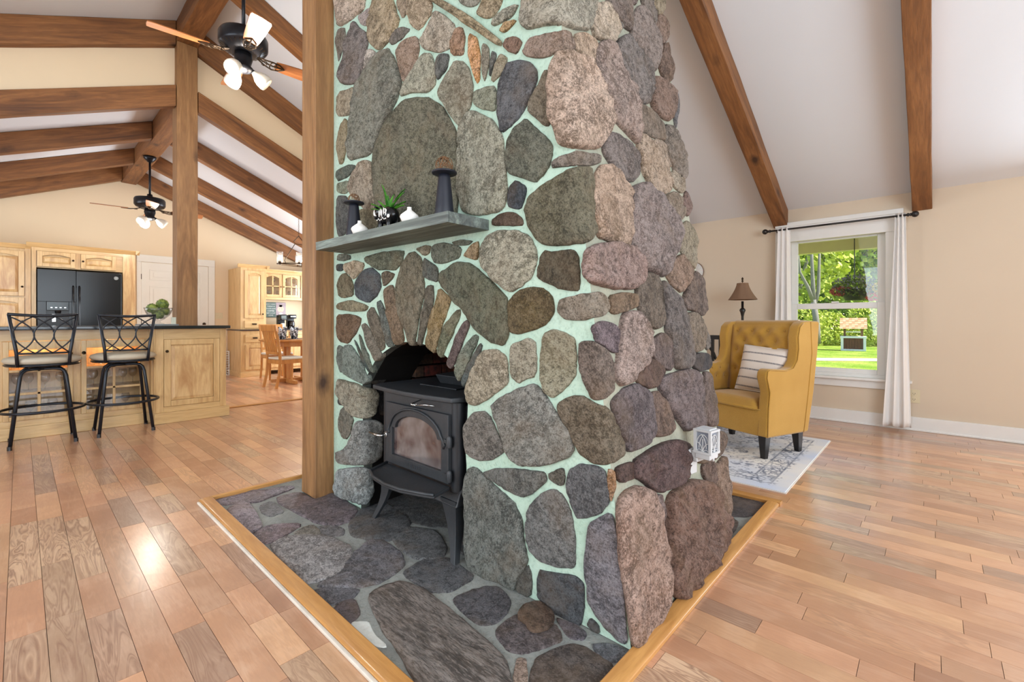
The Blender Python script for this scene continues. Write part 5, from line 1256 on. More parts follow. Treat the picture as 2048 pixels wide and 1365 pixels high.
raised_door(-.43,.04,1.345,1.955,9.11,pa,Op,(.018,1.47),arch=True,pm=M['cabk']); raised_door(-.43,.04,.14,1.32,9.11,pa,Op,(.018,1.0),arch=True,pm=M['cabk']); raised_door(-.93,-.45,1.345,1.955,9.11,pa,Op,None,arch=True); raised_door(-.93,-.45,.14,1.32,9.11,pa,Op,None,arch=True)
crown(-1.2,.10,9.11,1.99,pa,Op,right=False,left=False)
# door
dn=thing('door_1',None,None,(1.85,YW,0),kind='structure')
m=MB().box((1.317-1.85,-.02,0),(1.376-1.85,0,2.115)); m.box((2.34-1.85,-.02,0),(2.441-1.85,0,2.115)); m.box((1.317-1.85,-.024,2.0),(2.441-1.85,0,2.12)); m.build('casing',M['doorw'],dn,bevel=.004)
x0,x1=1.38-1.85,2.336-1.85
lf=MB().box((x0,-.008,.01),(x1,0,1.995)).build('door_leaf',M['doorw'],dn)
w=(x1-x0); cols=((x0+.11,x0+w/2-.04),(x0+w/2+.04,x1-.11)); rows=((1.70,1.88),(.98,1.60),(.2,.86))
def fr_box(mb,x0,x1,z0,z1,y0,y1,t): mb.box((x0,y0,z0),(x0+t,y1,z1)); mb.box((x1-t,y0,z0),(x1,y1,z1)); mb.box((x0+t,y0,z0),(x1-t,y1,z0+t)); mb.box((x0+t,y0,z1-t),(x1-t,y1,z1))
for a,b in cols:
    for c,d in rows:
        m=MB(); fr_box(m,a,b,c,d,-.014,-.008,.018); m.box((a+.05,-.013,c+.05),(b-.05,-.008,d-.05)); m.build('panel',M['doorw'],lf,bevel=.002)
for z in (1.75,1.0,.3): MB().lathe([(.007,z-.045),(.007,z+.045)],(x0-.004,-.014,0),8).build('hinge',M['brass'],lf)
MB().sphere((x1-.07,-.05,.95),.028,10).build('door_knob',M['brass'],lf,smooth=True)
sw=onY(435,632,YW); so=thing('switch_plate','cream triple light switch plate on the wall left of the tall hutch cabinet','switch',(sw.x,YW-.002,sw.z))
B('cover_plate',(-.082,-.006,-.055),(.082,0,.055),M['cream'],so,.002)
for k in (-1,0,1): B('toggle',(k*.046-.006,-.014,-.012),(k*.046+.006,-.006,.012),M['cream'],so,.001)
lg=thing('lattice_gate','small white folded lattice gate leaning on the wall beside the hutch','gate',(2.45,9.6,0))
m=MB(); fr_box(m,-.2,.19,0,.45,-.015,.015,.015); m.build('gate_frame',M['white'],lg)
for k in range(9): B('slat',(-.19,-.006,.04+k*.045),(.18,.006,.052+k*.045),M['white'],lg)
for k in range(4): B('upright',(-.13+k*.08,-.008,.01),(-.122+k*.08,.008,.44),M['white'],lg)
# hutch
Oh=(2.9,9.4,0); hu=thing('hutch','tall light hickory hutch cabinet with drawers beside the dining table','cabinet',Oh)
def Hb(name,a,b,mat,bevel=0,par=hu): return I(name,a,b,mat,par,bevel,Oh)
Hb('base_cabinet',(2.65,8.99,.08),(3.11,9.74,.83),CZ,.002); Hb('base_board',(2.64,8.975,0),(3.12,9.74,.09),CXm,.003)
Hb('counter_edge',(2.63,8.965,.83),(3.12,9.74,.852),plain('hutch_top',(58,44,40),.3),.002); Hb('upper_cabinet',(2.66,9.03,.852),(3.08,9.74,1.97),CZ,.002)
raised_door(2.72,3.04,.13,.575,8.99,hu,Oh,(3.015,.50),pm=M['cabk']); raised_door(2.72,3.04,1.055,1.915,9.03,hu,Oh,(3.015,1.13),arch=True,pm=M['cabk'])
Hb('drawer',(2.72,8.972,.62),(3.04,8.99,.76),CXm,.003); pull(2.88,.69,8.972,hu,Oh); Hb('drawer',(2.72,9.012,.875),(3.04,9.03,1.01),CXm,.003); pull(2.88,.94,9.012,hu,Oh)
crown(2.66,3.08,9.03,1.96,hu,Oh,right=True)
gcab=thing('glass_cabinet','upper hickory wall cabinet with arched glass doors above the coffee makers','cabinet',(3.6,9.5,0)); Og=(3.6,9.5,0)
def Gb(name,a,b,mat,bevel=0,par=gcab): return I(name,a,b,mat,par,bevel,Og)
Gb('cabinet_back',(3.085,9.72,1.42),(4.3,9.74,1.95),CZ); Gb('cabinet_floor',(3.085,9.38,1.42),(4.3,9.72,1.44),CXm); Gb('cabinet_roof',(3.085,9.38,1.93),(4.3,9.72,1.95),CXm); Gb('stile',(3.085,9.36,1.42),(3.14,9.38,1.95),CZ); Gb('stile',(3.475,9.36,1.46),(3.49,9.38,1.92),CZ); Gb('shelf',(3.14,9.4,1.68),(4.3,9.72,1.69),CXm); Gb('end_panel',(4.29,9.38,.86),(4.31,9.74,1.95),CZ)
Gb('top_rail',(3.14,9.36,1.915),(4.3,9.38,1.95),CXm); Gb('bottom_rail',(3.14,9.36,1.42),(4.3,9.38,1.465),CXm)
def gdoor(x0,x1,kx):
    O=V(Og); y=9.36; fw=.05; m=MB(); z0,z1=1.468,1.912; m.box((x0,y-.018,z0),(x0+fw,y,z1)); m.box((x1-fw,y-.018,z0),(x1,y,z1)); m.box((x0+fw,y-.018,z0),(x1-fw,y,z0+fw))
    n=10; w_=x1-x0-2*fw; m.prism([(x0+fw,z1)]+[(x0+fw+w_*i/n,z1-fw*1.5+fw*.8*math.sin(math.pi*i/n)) for i in range(n+1)]+[(x1-fw,z1)],y-.018,y,axis=1)
    d=MB(); d.v=[v-O for v in m.v]; d.f=m.f; d=d.build('glass_door',CZ,gcab,bevel=.002)
    xm=(x0+x1)/2; zm=(z0+z1)/2-.01; mm=MB().box((xm-.012-O.x,y-.016-O.y,z0+fw),(xm+.012-O.x,y-.002-O.y,z1-fw*.7)); mm.box((x0+fw-O.x,y-.016-O.y,zm-.01),(x1-fw-O.x,y-.002-O.y,zm+.01)); mm.build('muntin',CZ,d)
    for a,b in ((x0+fw,xm-.012),(xm+.012,x1-fw)):
        for c,e in ((z0+fw,zm-.01),(zm+.01,z1-fw*.7)): B('pane',(a-O.x,y-.008-O.y,c),(b-O.x,y-.006-O.y,e),M['glass'],d)
    MB().sphere(V((kx,y-.03,1.67))-O,.011,8).build('knob',M['brass'],d,smooth=True)
gdoor(3.145,3.473,3.455); gdoor(3.492,3.82,3.51); gdoor(3.84,4.2,4.18)
O=V(Og); m=MB().prism([(9.36+a,1.94+b) for a,b in [(0,0),(-.012,.005),(-.02,.02),(-.045,.045),(-.05,.06),(0,.06)]],3.13,4.33,axis=0); q=MB(); q.v=[v-O for v in m.v]; q.f=m.f; q.build('crown_moulding',CXm,gcab)
for i in range(8):
    x=3.22+i*.085+(.05 if i>3 else 0); z=1.441 if i%2 else 1.691
    o=wg0.copy(); COL.objects.link(o); o.scale=(1,1,1.1); o.location=(x,9.55,z); tag(o,f'{("first","second","third","fourth")[i//2]} stemmed glass from the left on the {"lower" if i%2 else "upper"} shelf of the arched glass wall cabinet','glass',f'glasses in the wall cabinet, {"lower" if i%2 else "upper"} shelf')
cd_=thing('coffee_counter','hickory base cabinet with dark counter under the coffee makers','cabinet',(3.7,9.5,0)); Oc=(3.7,9.5,0)
I('base_cabinet',(3.125,9.12,.08),(4.3,9.74,.83),CZ,cd_,0,Oc); I('counter_top',(3.12,9.08,.83),(4.3,9.74,.852),plain('dark_counter',(52,42,40),.25),cd_,.002,Oc)
for k in range(3): raised_door(3.15+k*.38,3.5+k*.38,.13,.80,9.12,cd_,Oc,(3.48+k*.38,.7))
# sign
sg=thing('coffee_sign','teal and photo canvas sign with white coffee lettering on the hutch wall','sign',(3.5,9.738,1.23))
B('board',(-.19,-.02,-.15),(.19,0,.15),plain('sign_teal',(92,112,108),.7),sg,.002)
B('photo_print',(.0,-.0215,-.148),(.188,-.02,.148),plain('sign_photo',(176,158,164),.7,var=.15,vs=14),sg)
m=MB(); m.lathe([(.001,-.0225),(.062,-.0225)],(.09,0,.015),20,axis=1,cap=False); m.build('face_print',plain('face_tone',(226,190,170),.8,var=.05),sg)
m=MB().lathe([(.001,-.0226),(.03,-.0226)],(.09,0,.085),16,axis=1,cap=False); m.box((.04,-.0226,.06),(.14,-.0224,.10)); m.build('hat_print',plain('hat_tone',(170,160,160),.8,var=.1),sg)
m=MB()
for x in (.068,.112): m.lathe([(.001,-.023),(.006,-.023)],(x,0,.022),8,axis=1,cap=False)
m.box((.078,-.023,-.03),(.103,-.0228,-.026)); m.build('eyes_print',M['dark'],sg)
m=MB().box((.065,-.0232,-.12),(.118,-.023,-.06)); m.tube([(.118,-.0232,-.075),(.135,-.0232,-.08),(.135,-.0232,-.1),(.118,-.0232,-.105)],.003,4); m.build('mug_print',M['ceramic'],sg)
def text(s,size,loc,mat,par,name='lettering',rot=(R90,0,0)):
    c=bpy.data.curves.new(name,'FONT'); c.body=s; c.size=size; c.align_x='CENTER'; c.align_y='CENTER'; c.extrude=.0006; c.materials.append(mat)
    q=bpy.data.objects.new(name,c); COL.objects.link(q); bpy.context.view_layer.update(); me=bpy.data.meshes.new_from_object(q.evaluated_get(bpy.context.evaluated_depsgraph_get())); bpy.data.objects.remove(q)
    o=bpy.data.objects.new(name,me); COL.objects.link(o); o.parent=par; o.location=loc; o.rotation_euler=rot; return o
for i,(s,z_) in enumerate((("DON'T FORGET",.024),('TODAY IS',.032),("YOU'RE SOME",.028),('COFFEE',.038),('GET A CUP',.032),('LOVE',.036))): text(s,z_,(-.095,-.0215,.112-i*.045),M['white'],sg)
# coffee machines and jars
def coffee(x,label,tall):
    t=thing('coffee_maker',label,'coffee maker',(x,9.42,.852)); 
    B('base',(-.065,-.1,0),(.065,.1,.03),M['blackp'],t,.004); B('column',(-.065,.02,.03),(.065,.1,.27),M['blackp'],t,.004)
    if tall:
        B('head',(-.065,-.1,.17),(.065,.02,.28),M['blackp'],t,.01); B('display',(-.045,-.104,.20),(.045,-.1,.26),plain('display',(96,104,100),.3),t)
        for k in range(4): MB().sphere((-.03+k*.02,-.104,.185),.005,6).build('button',M['chrome'],t)
        B('mug',(-.03,-.07,.031),(.03,-.01,.11),M['ceramic'],t,.01)
    else:
        B('head',(-.065,-.1,.20),(.065,.02,.28),M['blackp'],t,.01); MB().lathe([(.045,.032),(.052,.06),(.05,.12),(.035,.16)],(0,-.04,0),20).build('carafe',plain('carafe',(40,36,36),.08),t,smooth=True); B('band',(-.05,-.103,.235),(.05,-.1,.25),M['chrome'],t)
coffee(3.50,'black coffee maker with round display left of the taller one under the sign',True); coffee(3.68,'black drip coffee maker with glass carafe right of the display coffee maker',False)
for i,(x,c,l) in enumerate(((3.33,(190,150,90),'small amber jar'),(3.40,(60,66,96),'small blue patterned jar'))):
    o=MB().lathe([(.025,0),(.028,.01),(.028,.06),(.02,.07),(.022,.09),(0,.09)],(0,0,0),14).build('jar',plain('jar%d'%i,c,.3),smooth=.5); o.location=(x,9.35,.852); tag(o,l+' on the dark counter left of the coffee makers','jar')
# ================================================================ dining set
CW=M['chairwood']
dt=thing('dining_table','round oak pedestal dining table under the chandelier','table',(3.1,7.75,0))
MB().lathe([(.50,.675),(.535,.685),(.54,.70),(.535,.712),(0,.712)],(0,0,0),40,cap=True).build('table_top',CW,dt,smooth=.4)
MB().lathe([(.42,.60),(.42,.675)],(0,0,0),32).build('apron',CW,dt)
for s in (-1,1):
    for r in (-1,1): B('post',(s*.14-.025,r*.07-.025,.06),(s*.14+.025,r*.07+.025,.61),CW,dt,.004)
    B('foot',(s*.14-.03,-.36,.0),(s*.14+.03,.36,.06),CW,dt,.01)
B('stretcher',(-.38,-.03,.02),(.38,.03,.07),CW,dt,.005)
def dchair(x,y,rz,label):
    t=thing('dining_chair',label,'chair',(x,y,0),rz,'oak dining chairs')   # faces +x, back at x=0
    w=.18
    for s in (-1,1):
        vs=[];fs=[];P=[(-.06,0),(-.015,.2),(.0,.42),(-.01,.55),(-.04,.75),(-.085,.93)]
        for a,z in P: vs+=[(a-.018,s*w-.014,z),(a+.018,s*w-.014,z),(a+.018,s*w+.014,z),(a-.018,s*w+.014,z)]
        for i in range(len(P)-1):
            for k in range(4): fs.append((i*4+k,i*4+(k+1)%4,i*4+4+(k+1)%4,i*4+4+k))
        fs+=[(3,2,1,0),tuple(len(P)*4-4+k for k in range(4))]
        MB().add(vs,fs).build('back_leg',CW,t,bevel=.003); taper('leg',.38,s*w,.019,.013,.42,CW,t)
        B('side_apron',(.015,s*w-.01,.36),(.37,s*w+.01,.42),CW,t,.002)
    B('front_apron',(.37,-w,.36),(.39,w,.42),CW,t,.002); B('back_apron',(-.008,-w,.36),(.008,w,.42),CW,t,.002)
    MB().prism([(-.098,.85),(-.058,.85),(-.072,.945),(-.108,.945)],-w-.02,w+.02,axis=1).build('top_rail',CW,t,bevel=.006)
    B('lower_rail',(-.03,-w,.50),(-.005,w,.54),CW,t,.003)
    for k in range(5):
        y_=-.115+k*.0575; MB().add([(-.026,y_-.013,.53),(-.010,y_-.013,.53),(-.010,y_+.013,.53),(-.026,y_+.013,.53),(-.088,y_-.013,.86),(-.072,y_-.013,.86),(-.072,y_+.013,.86),(-.088,y_+.013,.86)],[(3,2,1,0),(4,5,6,7),(0,1,5,4),(1,2,6,5),(2,3,7,6),(3,0,4,7)]).build('slat',CW,t)
    B('seat',(.0,-w-.015,.42),(.40,w+.015,.455),plain('seat_fabric',(206,200,186),.9),t,.012)
dchair(2.60,7.30,math.radians(8),'oak slat back dining chair with pale seat nearest the timber post')
dchair(3.05,8.62,math.radians(-90),'oak slat back dining chair on the far side of the round table')
dchair(3.95,7.85,math.radians(180),'oak slat back dining chair on the right of the round table')
nk=NT('damask'); p_=nk.n('TexCoord').outputs['Object']; nk.l(nk.mixc(nk.ramp(nk.noise(p_,28,2,.5,1.2),[(.47,0),(.53,1)]),lin((46,48,56)),lin((226,226,230))),nk.b.inputs['Base Color']); nk.set(Roughness=.9)
for i,(px_,lab) in enumerate(((566,'black and white patterned folded napkin on the table, left of the two'),(589,'black and white patterned folded napkin on the table, right of the two'))):
    q=onY(px_,680,7.62+.02*i); pm_=MB().lathe([(.14,0),(.14,.004),(0,.004)],(0,0,0),24).build('placemat',plain('placemat',(40,42,48),.8)); pm_.location=(q.x,q.y,.712); tag(pm_,'dark round placemat under the '+('left' if i==0 else 'right')+' folded napkin','placemat')
    m=MB()
    for k in range(9):
        a=math.radians(-60+k*15); m.add([(0,0,0),(.045*math.cos(a),.045*math.sin(a),.0),(.06*math.cos(a),.06*math.sin(a),.17+.03*(k%2)),(.02*math.cos(a+2),.02*math.sin(a+2),.13)],[(0,1,2,3)])
        m.add([(0,0,0),(-.05*math.cos(a),.05*math.sin(a),.0),(-.075*math.cos(a),.075*math.sin(a),.10+.05*(k%3)),(.0,.0,.15)],[(0,1,2,3)])
    m.lathe([(.02,0),(.035,.05),(.05,.11),(.055,.14)],(0,0,0),12,cap=False)
    o=m.build('folded_napkin',nk.m,fix=False); o.location=(q.x,q.y,.7165); tag(o,lab,'napkin')
# ================================================================ chandelier
chl=thing('chandelier','bronze chandelier with clear cylinder glass shades above the dining table','chandelier',(3.1,7.63,2.0))
zc=kz(3.1)-2.0; MB().lathe([(.065,zc-.035),(.06,zc-.02),(.03,zc-.0)],(0,0,0),20).build('canopy',M['brass'],chl,smooth=.5)
zz=zc-.04
m=MB()
while zz>.40:
    k=int(zz*50)%2; m.tube([((.008*math.cos(a) if k else 0),(0 if k else .008*math.cos(a)),zz-.012+.014*math.sin(a)) for a in [j*math.pi/4 for j in range(8)]],.002,4,closed=True); zz-=.022
m.build('chain',M['brass'],chl)
MB().tube([(.0,0,.40),(-.03,0,.36),(-.08,0,.30),(-.06,0,.26),(.06,0,.26),(.08,0,.30),(.03,0,.36),(0,0,.40)],.006,6).build('hanger',M['brass'],chl)
for s in (-1,1): MB().tube([(s*.06,0,.26),(s*.22,0,-.02)],.006,6).build('rod',M['brass'],chl)
fr2=MB(); ang=math.radians(-25)
fr2.tube([(.33*math.cos(a),.20*math.sin(a),-.08) for a in [k*math.pi/12 for k in range(24)]],.008,6,closed=True); fr2.tube([(-.33,0,-.08),(.33,0,-.08)],.007,6); fr2.tube([(-.22,0,-.02),(-.2,0,-.08)],.006,6); fr2.tube([(.22,0,-.02),(.2,0,-.08)],.006,6); fr2.build('ring',M['brass'],chl,smooth=True)
bulb=emit('warm_bulb',(255,222,180),14); 
for k in range(6):
    a=k*math.pi/3+.3; x,y=.33*math.cos(a),.20*math.sin(a)
    s=MB().lathe([(.046,-.06),(.046,.10),(.043,.10),(.043,-.055),(.0,-.055)],(x,y,0),20,cap=False).build('shade',M['cglass'],chl,smooth=.5,fix=False)
    MB().lathe([(.02,-.08),(.024,-.06),(.012,-.05),(.012,-.025)],(x,y,0),12).build('socket',M['brass'],s); MB().sphere((x,y,.012),.021,8,(1,1,1.5)).build('bulb',bulb,s,smooth=True)
light('chandelier_light','POINT',(3.1,7.63,1.95),8,(1,.86,.7),r=.12)
# ================================================================ ceiling fans
fwood=wood('fan_blade_wood',(172,104,52),(140,80,38),(196,130,76),0,3,0,.35,.05,'obj',.3,.5)
frost=plain('frosted_glass',(240,232,216),.3); frost_b=emit('lamp_glow',(255,238,214),3.2)
def fan(x,y,z,ztop,label,e):
    f=thing('ceiling_fan',label,'ceiling fan',(x,y,z)); bk=plain('fan_black',(34,34,38),.3,.6)
    MB().lathe([(.075,ztop-z-.002),(.07,ztop-z-.03),(.04,ztop-z-.06),(.025,ztop-z-.08)],(0,0,0),24).build('canopy',bk,f,smooth=.5)
    MB().tube([(0,0,.2),(0,0,ztop-z-.05)],.0135,10).build('downrod',bk,f,smooth=True)
    MB().lathe([(.03,.25),(.035,.21),(.10,.205),(.165,.19),(.175,.17),(.175,.10),(.165,.085),(.11,.05),(.085,.045)],(0,0,0),36).build('motor_housing',bk,f,smooth=.5)
    m=MB()
    for k in range(28):
        a=2*math.pi*k/28; m.tube([(.09*math.cos(a),.09*math.sin(a),.047),(.16*math.cos(a),.16*math.sin(a),.082)],.004,4)
    m.build('vent_fins',M['brass'],f)
    MB().lathe([(.06,.045),(.065,.0),(.05,-.05),(.07,-.07),(.06,-.09),(.02,-.11),(0,-.11)],(0,0,0),24).build('switch_housing',bk,f,smooth=.5)
    for ad in (264,174,84,-6):
        a=math.radians(ad); ca,sa=math.cos(a),math.sin(a)
        b=thing_part=bpy.data.objects.new('blade',None)
        tilt=math.radians(-13)
        def X(r,w,h=0): return V((r*ca-w*math.cos(tilt)*sa, r*sa+w*math.cos(tilt)*ca, .03+w*math.sin(tilt)+h))
        out_=[(.235,-.048),(.30,-.056),(.45,-.066),(.58,-.070),(.605,-.062),(.61,0),(.605,.062),(.58,.070),(.45,.066),(.30,.056),(.235,.048),(.225,0)]
        n=len(out_); vs=[X(r,w,.004) for r,w in out_]+[X(r,w,-.004) for r,w in out_]; fs=[tuple(range(n)),tuple(range(n,2*n))[::-1]]+[(i,(i+1)%n,n+(i+1)%n,n+i)[::-1] for i in range(n)]
        mb=MB().add([V((0,0,0))]*0,[]); bl=MB(); R_=Matrix.Rotation(-a,3,'Z'); bl.add([R_@v for v in vs],fs); bo_=bl.build('blade',fwood,f,rot=(0,0,a),bevel=.001)
        ir=MB()
        for w0 in (-.035,.0,.035):
            ir.tube([X(.10,w0*.3,.02),X(.16,w0*.9,.0),X(.21,w0*1.25,-.008),X(.26,w0,-.008),X(.30,0,-.008)],.006,5)
        ir.tube([X(.15+.02*math.cos(t_*.8),.03*math.sin(t_*.8),-.006) for t_ in range(8)],.004,4,closed=True); ir.tube([X(.215+.025*math.cos(t_*.8),.045*math.sin(t_*.8),-.008) for t_ in range(8)],.005,4,closed=True)
        ir.v=[R_@v for v in ir.v]; ir.build('blade_iron',M['brass'],bo_)
        bpy.data.objects.remove(b)
    for ad in (225,105,345):
        a=math.radians(ad); d=V((math.cos(a)*.80,math.sin(a)*.80,-.60)).normalized(); c=V((math.cos(a)*.07,math.sin(a)*.07,-.085)); u=d.orthogonal().normalized(); w=d.cross(u)
        def ring_(prof,name,mat,par,cap=False):
            vs=[];fs=[];n=20
            for r,h in prof:
                for k in range(n): g=2*math.pi*k/n; vs.append(c+d*h+(u*math.cos(g)+w*math.sin(g))*r)
            for i in range(len(prof)-1):
                for k in range(n): fs.append((i*n+k,i*n+(k+1)%n,(i+1)*n+(k+1)%n,(i+1)*n+k))
            if cap: fs.append(tuple((len(prof)-1)*n+k for k in range(n)))
            return MB().add(vs,fs).build(name,mat,par,smooth=True,fix=False)
        s_o=ring_([(.018,.0),(.028,.02),(.048,.045),(.058,.075),(.060,.105),(.056,.125),(.053,.125),(.055,.10),(.05,.07)],'lamp_shade',frost,f)
        ring_([(.0,.12),(.03,.118),(.045,.108),(.052,.095)],'lamp_bulb',frost_b,s_o); ring_([(.0,-.02),(.016,-.015),(.02,.01),(.02,.02)],'lamp_neck',bk,s_o)
    light('fan_light','POINT',(x,y,z-.26),e,(1,.92,.82),r=.10)
fan(1.215,4.055,3.10,3.965,'large black ceiling fan with wood blades and three lit lamps in the living room',42)
fan(1.215,7.93,2.50,3.27,'smaller looking black ceiling fan with lit lamps hanging over the kitchen',26)
# ================================================================ outdoors
GZ=-.35
gr=NT('lawn'); p_=gr.n('NewGeometry').outputs['Position']
c_=gr.mixc(gr.ramp(gr.noise(p_,.9,5,.6),[(.35,0),(.65,1)]),lin((118,150,56)),lin((176,186,92))); c_=gr.mixc(gr.ramp(gr.noise(p_,9,4,.7),[(.4,.5),(.6,0)]),c_,lin((88,118,40)))
gr.l(c_,gr.b.inputs['Base Color']); gr.set(Roughness=1); gr.b.inputs['Specular IOR Level'].default_value=0; gr.bump(gr.noise(p_,25,3),.6,.1)
tag(MB().quad((XR+.6,-40,GZ),(90,-40,GZ),(90,60,GZ),(XR+.6,60,GZ)).build('lawn',gr.m,fix=False),kind='structure')
def at(px,d,z=GZ): p=CP+cF*d+cR*((px-CX)/FP*d); return V((p.x,p.y,z))
pth=[at(1560,15.6),at(1800,15.2),at(1800,16.3),at(1560,16.9)]
tag(MB().add([p+V((0,0,.01)) for p in pth],[(0,1,2,3)]).build('garden_path',plain('sandy_path',(206,190,150),1,0,0,.1,3),fix=False),'pale sandy strip crossing the lawn outside the window','path')
# porch
pc=plain('porch_beige',(226,214,192),.8)
tag(MB().box((7.3,-4,1.925),(7.42,6,2.18)).build('porch_beam',pc,bevel=.004),'beige porch header beam outside the window','beam')
tag(MB().box((XR+.15,-4,2.18),(7.6,6,2.22)).build('porch_ceiling',pc),kind='structure')
# hanging basket
hb=at(1709,5.83,0); hb.z=1.34
hbk=thing('hanging_basket','hanging basket of purple red and yellow flowers outside the window','flower basket',(hb.x,hb.y,hb.z))
MB().lathe([(.10,-.07),(.13,0),(.16,.06),(.165,.07),(.15,.07)],(0,0,0),20).build('pot',plain('pot_dark',(38,44,52),.6),hbk,smooth=.5)
MB().tube([(0,0,.1),(.0,0,.40),(0,0,.84)],.006,5).build('hanger',M['dark'],hbk)
for a in (0,2.1,4.2): MB().tube([(.15*math.cos(a),.15*math.sin(a),.06),(0,0,.40)],.0025,4).build('chain',M['dark'],hbk)
rr=random.Random(8)
def blob(cnt,rad,c0,sc,size,mat,name,par,flat=.3):
    m=MB()
    for _ in range(cnt):
        v=V((rr.gauss(0,1),rr.gauss(0,1),rr.gauss(0,1))).normalized()*rad*rr.uniform(.55,1)**.5; c=V((v.x*sc[0],v.y*sc[1],v.z*sc[2]))+V(c0)
        n_=V((rr.gauss(0,1),rr.gauss(0,1),rr.gauss(0,1)+flat)).normalized(); u=n_.orthogonal().normalized(); w=n_.cross(u); s=size*rr.uniform(.6,1.3)
        m.add([c-u*s,c-w*s*.6,c+u*s,c+w*s*.6],[(0,1,2,3)])
    return m.build(name,mat,par,fix=False)
fm=lambda n,c: plain(n,c,.8,0,.2,.25,12)
for cnt,c,off,nm_ in ((420,(96,112,70),(0,0,.08),'foliage'),(260,(140,136,170),(0,0,.13),'blossoms'),(200,(180,90,104),(-.05,.14,.05),'blossoms'),(150,(236,84,60),(.02,-.20,-.02),'blossoms'),(150,(246,200,60),(0,-.2,.08),'blossoms')):
    o=blob(cnt,.24 if off[1]==0 else .12,off,(1,1.0,.52),.020,fm('bloom',c),nm_,hbk); tag(o,kind='stuff')
# wishing well
wp=at(1706.5,21.0); wl=thing('wishing_well','white and brown wooden wishing well with shingled roof on the lawn','wishing well',(wp.x,wp.y,GZ),math.radians(6))
ww=plain('well_white',(226,226,222),.7)
for a,b in (((-.42,-.46,0),(.42,-.36,.60)),((-.42,.36,0),(.42,.46,.60)),((-.42,-.36,0),(-.36,.36,.08)),((-.44,-.48,.58),(.44,.48,.66))): B('well_frame',a,b,ww,wl,.004)
for k in range(7): B('board',(-.38,-.36+k*.103,.08),(-.355,-.36+k*.103+.098,.58),plain('well_brown',(96,62,52),.8,var=.12),wl)
B('far_board',(.35,-.36,0),(.38,.36,.58),ww,wl)
for y in (-.32,.32): B('post',(-.04,y-.045,.66),(.04,y+.045,1.05),plain('well_post',(104,76,56),.8),wl)
MB().tube([(0,-.3,.86),(0,.3,.86)],.025,8).build('windlass',ww,wl)
for s in (-1,1):
    for r in range(6):
        x0=s*(.50-r*.083); z0=1.0+r*.082; x1=s*(.50-(r+1)*.083-.01); z1=z0+.095
        for k in range(9):
            y=-.5+k*.111; MB().add([(x0,y,z0),(x0,y+.108,z0),(x1,y+.108,z1),(x1,y,z1),(x0+s*.012,y,z0+.014),(x0+s*.012,y+.108,z0+.014),(x1,y+.108,z1+.008),(x1,y,z1+.008)],[(3,2,1,0),(4,5,6,7),(0,1,5,4),(1,2,6,5),(2,3,7,6),(3,0,4,7)]).build('shingle',plain('shingle_cedar%d'%((k+r)%3),((206,160,118),(190,140,100),(214,172,134))[(k+r)%3],.8),wl)
MB().prism([(-.47,1.0),(.47,1.0),(0,1.46)],-.49,.49,axis=1).build('roof_core',ww,wl)
# trees and shrubs
def leafm(n,a,b):
    t=NT(n); p=t.n('TexCoord').outputs['Object']; t.l(t.mixc(t.ramp(t.noise(p,1.6,5,.7),[(.35,0),(.65,1)]),lin(a),lin(b)),t.b.inputs['Base Color']); t.set(Roughness=.7); t.b.inputs['Specular IOR Level'].default_value=.2
    t.b.inputs['Subsurface Weight'].default_value=0; return t.m
L1=leafm('leaves_yellow',(130,156,48),(226,230,120)); L2=leafm('leaves_mid',(84,120,48),(178,200,96)); L3=leafm('leaves_dark',(34,58,34),(92,124,62))
bark=plain('grey_bark',(132,128,120),.9,0,.1,.15,6)
def tree(px,d,h,r,mat,label,trunk=True,cnt=2200,base=.25,ls=.16,grp='trees beyond the lawn'):
    p=at(px,d); t=thing('tree',label,'tree',(p.x,p.y,GZ),0,grp)
    if trunk:
        m=MB()
        for k in range(3):
            a=k*2.1+px; m.tube([(0,0,0),(.05*math.cos(a),.05*math.sin(a),h*.25),(.5*math.cos(a)*r*.4,.5*math.sin(a)*r*.4,h*.5),(.9*math.cos(a)*r*.5,.9*math.sin(a)*r*.5,h*.8)],[.16,.13,.09,.04],7)
        m.build('trunk',bark,t,smooth=True)
    tag(blob(cnt,1,(0,0,h*(base+.5*(1-base)+.03)),(r,r,h*(1-base)*.55),ls,mat,'crown',t,.6),kind='stuff')
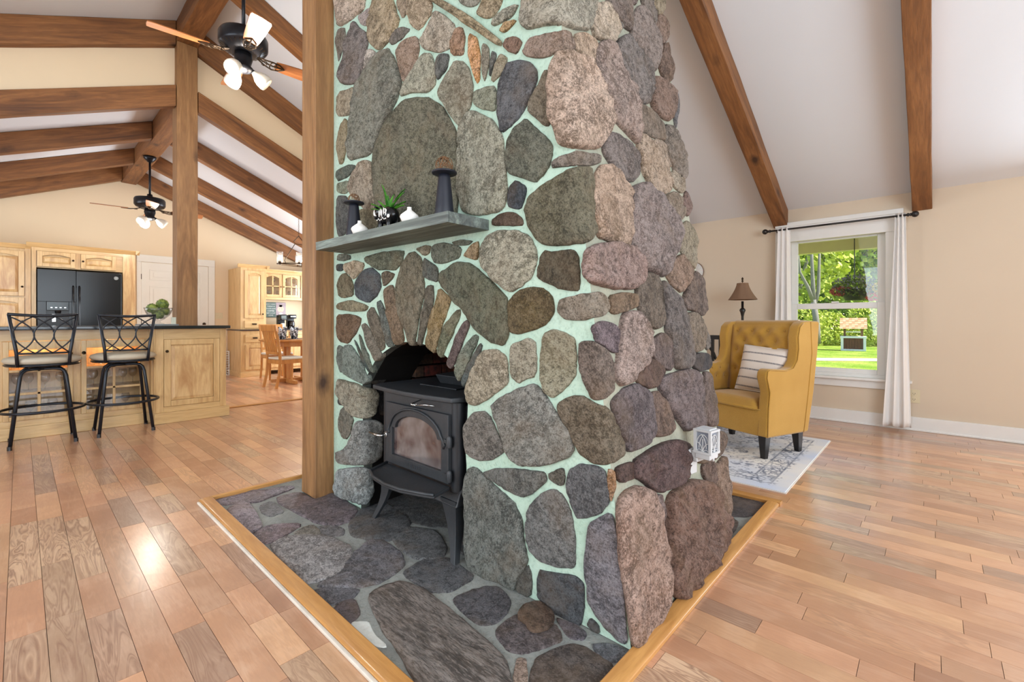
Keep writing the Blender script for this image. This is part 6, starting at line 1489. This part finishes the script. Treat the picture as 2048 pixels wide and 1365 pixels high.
def bush(px,d,h,r,mat,label,grp='bushes along the lawn edge'):
    p=at(px,d); t=thing('bush',label,'bush',(p.x,p.y,GZ),0,grp); tag(blob(1500,1,(0,0,h*.45),(r,r,h*.6),.09,mat,'foliage',t,.6),kind='stuff')
k_=0
for px,d,h,r,mt_,lb_ in ((1590,27,9.5,3.0,L1,'bright yellow green tree at the left of the window view'),(1655,31,11,3.4,L2,'mid green tree behind the hanging basket, left part'),(1715,29,10.5,3.2,L1,'bright yellow green tree directly behind the hanging basket'),(1775,28,10,3.0,L2,'mid green tree at the right of the window view')):
    tree(px,d,h,r,mt_,lb_,ls=.2,cnt=2600,base=.22)
for i in range(7): tree(1530+i*48,38+3*(i%2),13,3.8,L3 if i%2 else L2,'dark forest tree far behind the bright trees, '+('leftmost','second from left','third from left','middle one','third from right','second from right','rightmost')[i],cnt=2200,ls=.3,base=.05,trunk=False,grp='forest trees far back')
for i,(px,d,h,r,m_,lb_) in enumerate(((1600,25.5,2.3,1.5,L1,'sunlit bush at the left end of the lawn edge'),(1650,26,1.9,1.3,L1,'sunlit bush left of the wishing well'),(1700,27,2.6,1.5,L2,'darker bush directly behind the wishing well'),(1748,25,2.4,1.3,L1,'bright bush right of the wishing well'),(1790,25,2.4,1.4,L1,'sunlit bush at the right end of the lawn edge'))): bush(px,d,h,r,m_,lb_)
# grey forked trunk in front
p=at(1632,24); t=thing('bare_tree','grey forked bare tree trunk in front of the foliage','tree',(p.x,p.y,GZ))
def off(px,py): q=CP+cF*24+cR*((px-CX)/FP*24)+V((0,0,(HY-py)/FP*24)); return q-V((p.x,p.y,GZ))
for nm_,pts,r_ in (('trunk',[(1634,688),(1634,660),(1632,640),(1627,600)],[.17,.16,.15,.13]),('limb',[(1627,605),(1616,575),(1600,545),(1597,515),(1594,480)],[.11,.09,.06,.05,.03]),('limb',[(1627,605),(1626,570),(1624,530),(1622,470)],[.12,.10,.08,.06]),('limb',[(1630,612),(1637,580),(1638,540),(1640,470)],[.10,.09,.07,.05])):
    MB().tube([off(a,b) for a,b in pts],r_,7).build(nm_,bark,t,smooth=True)
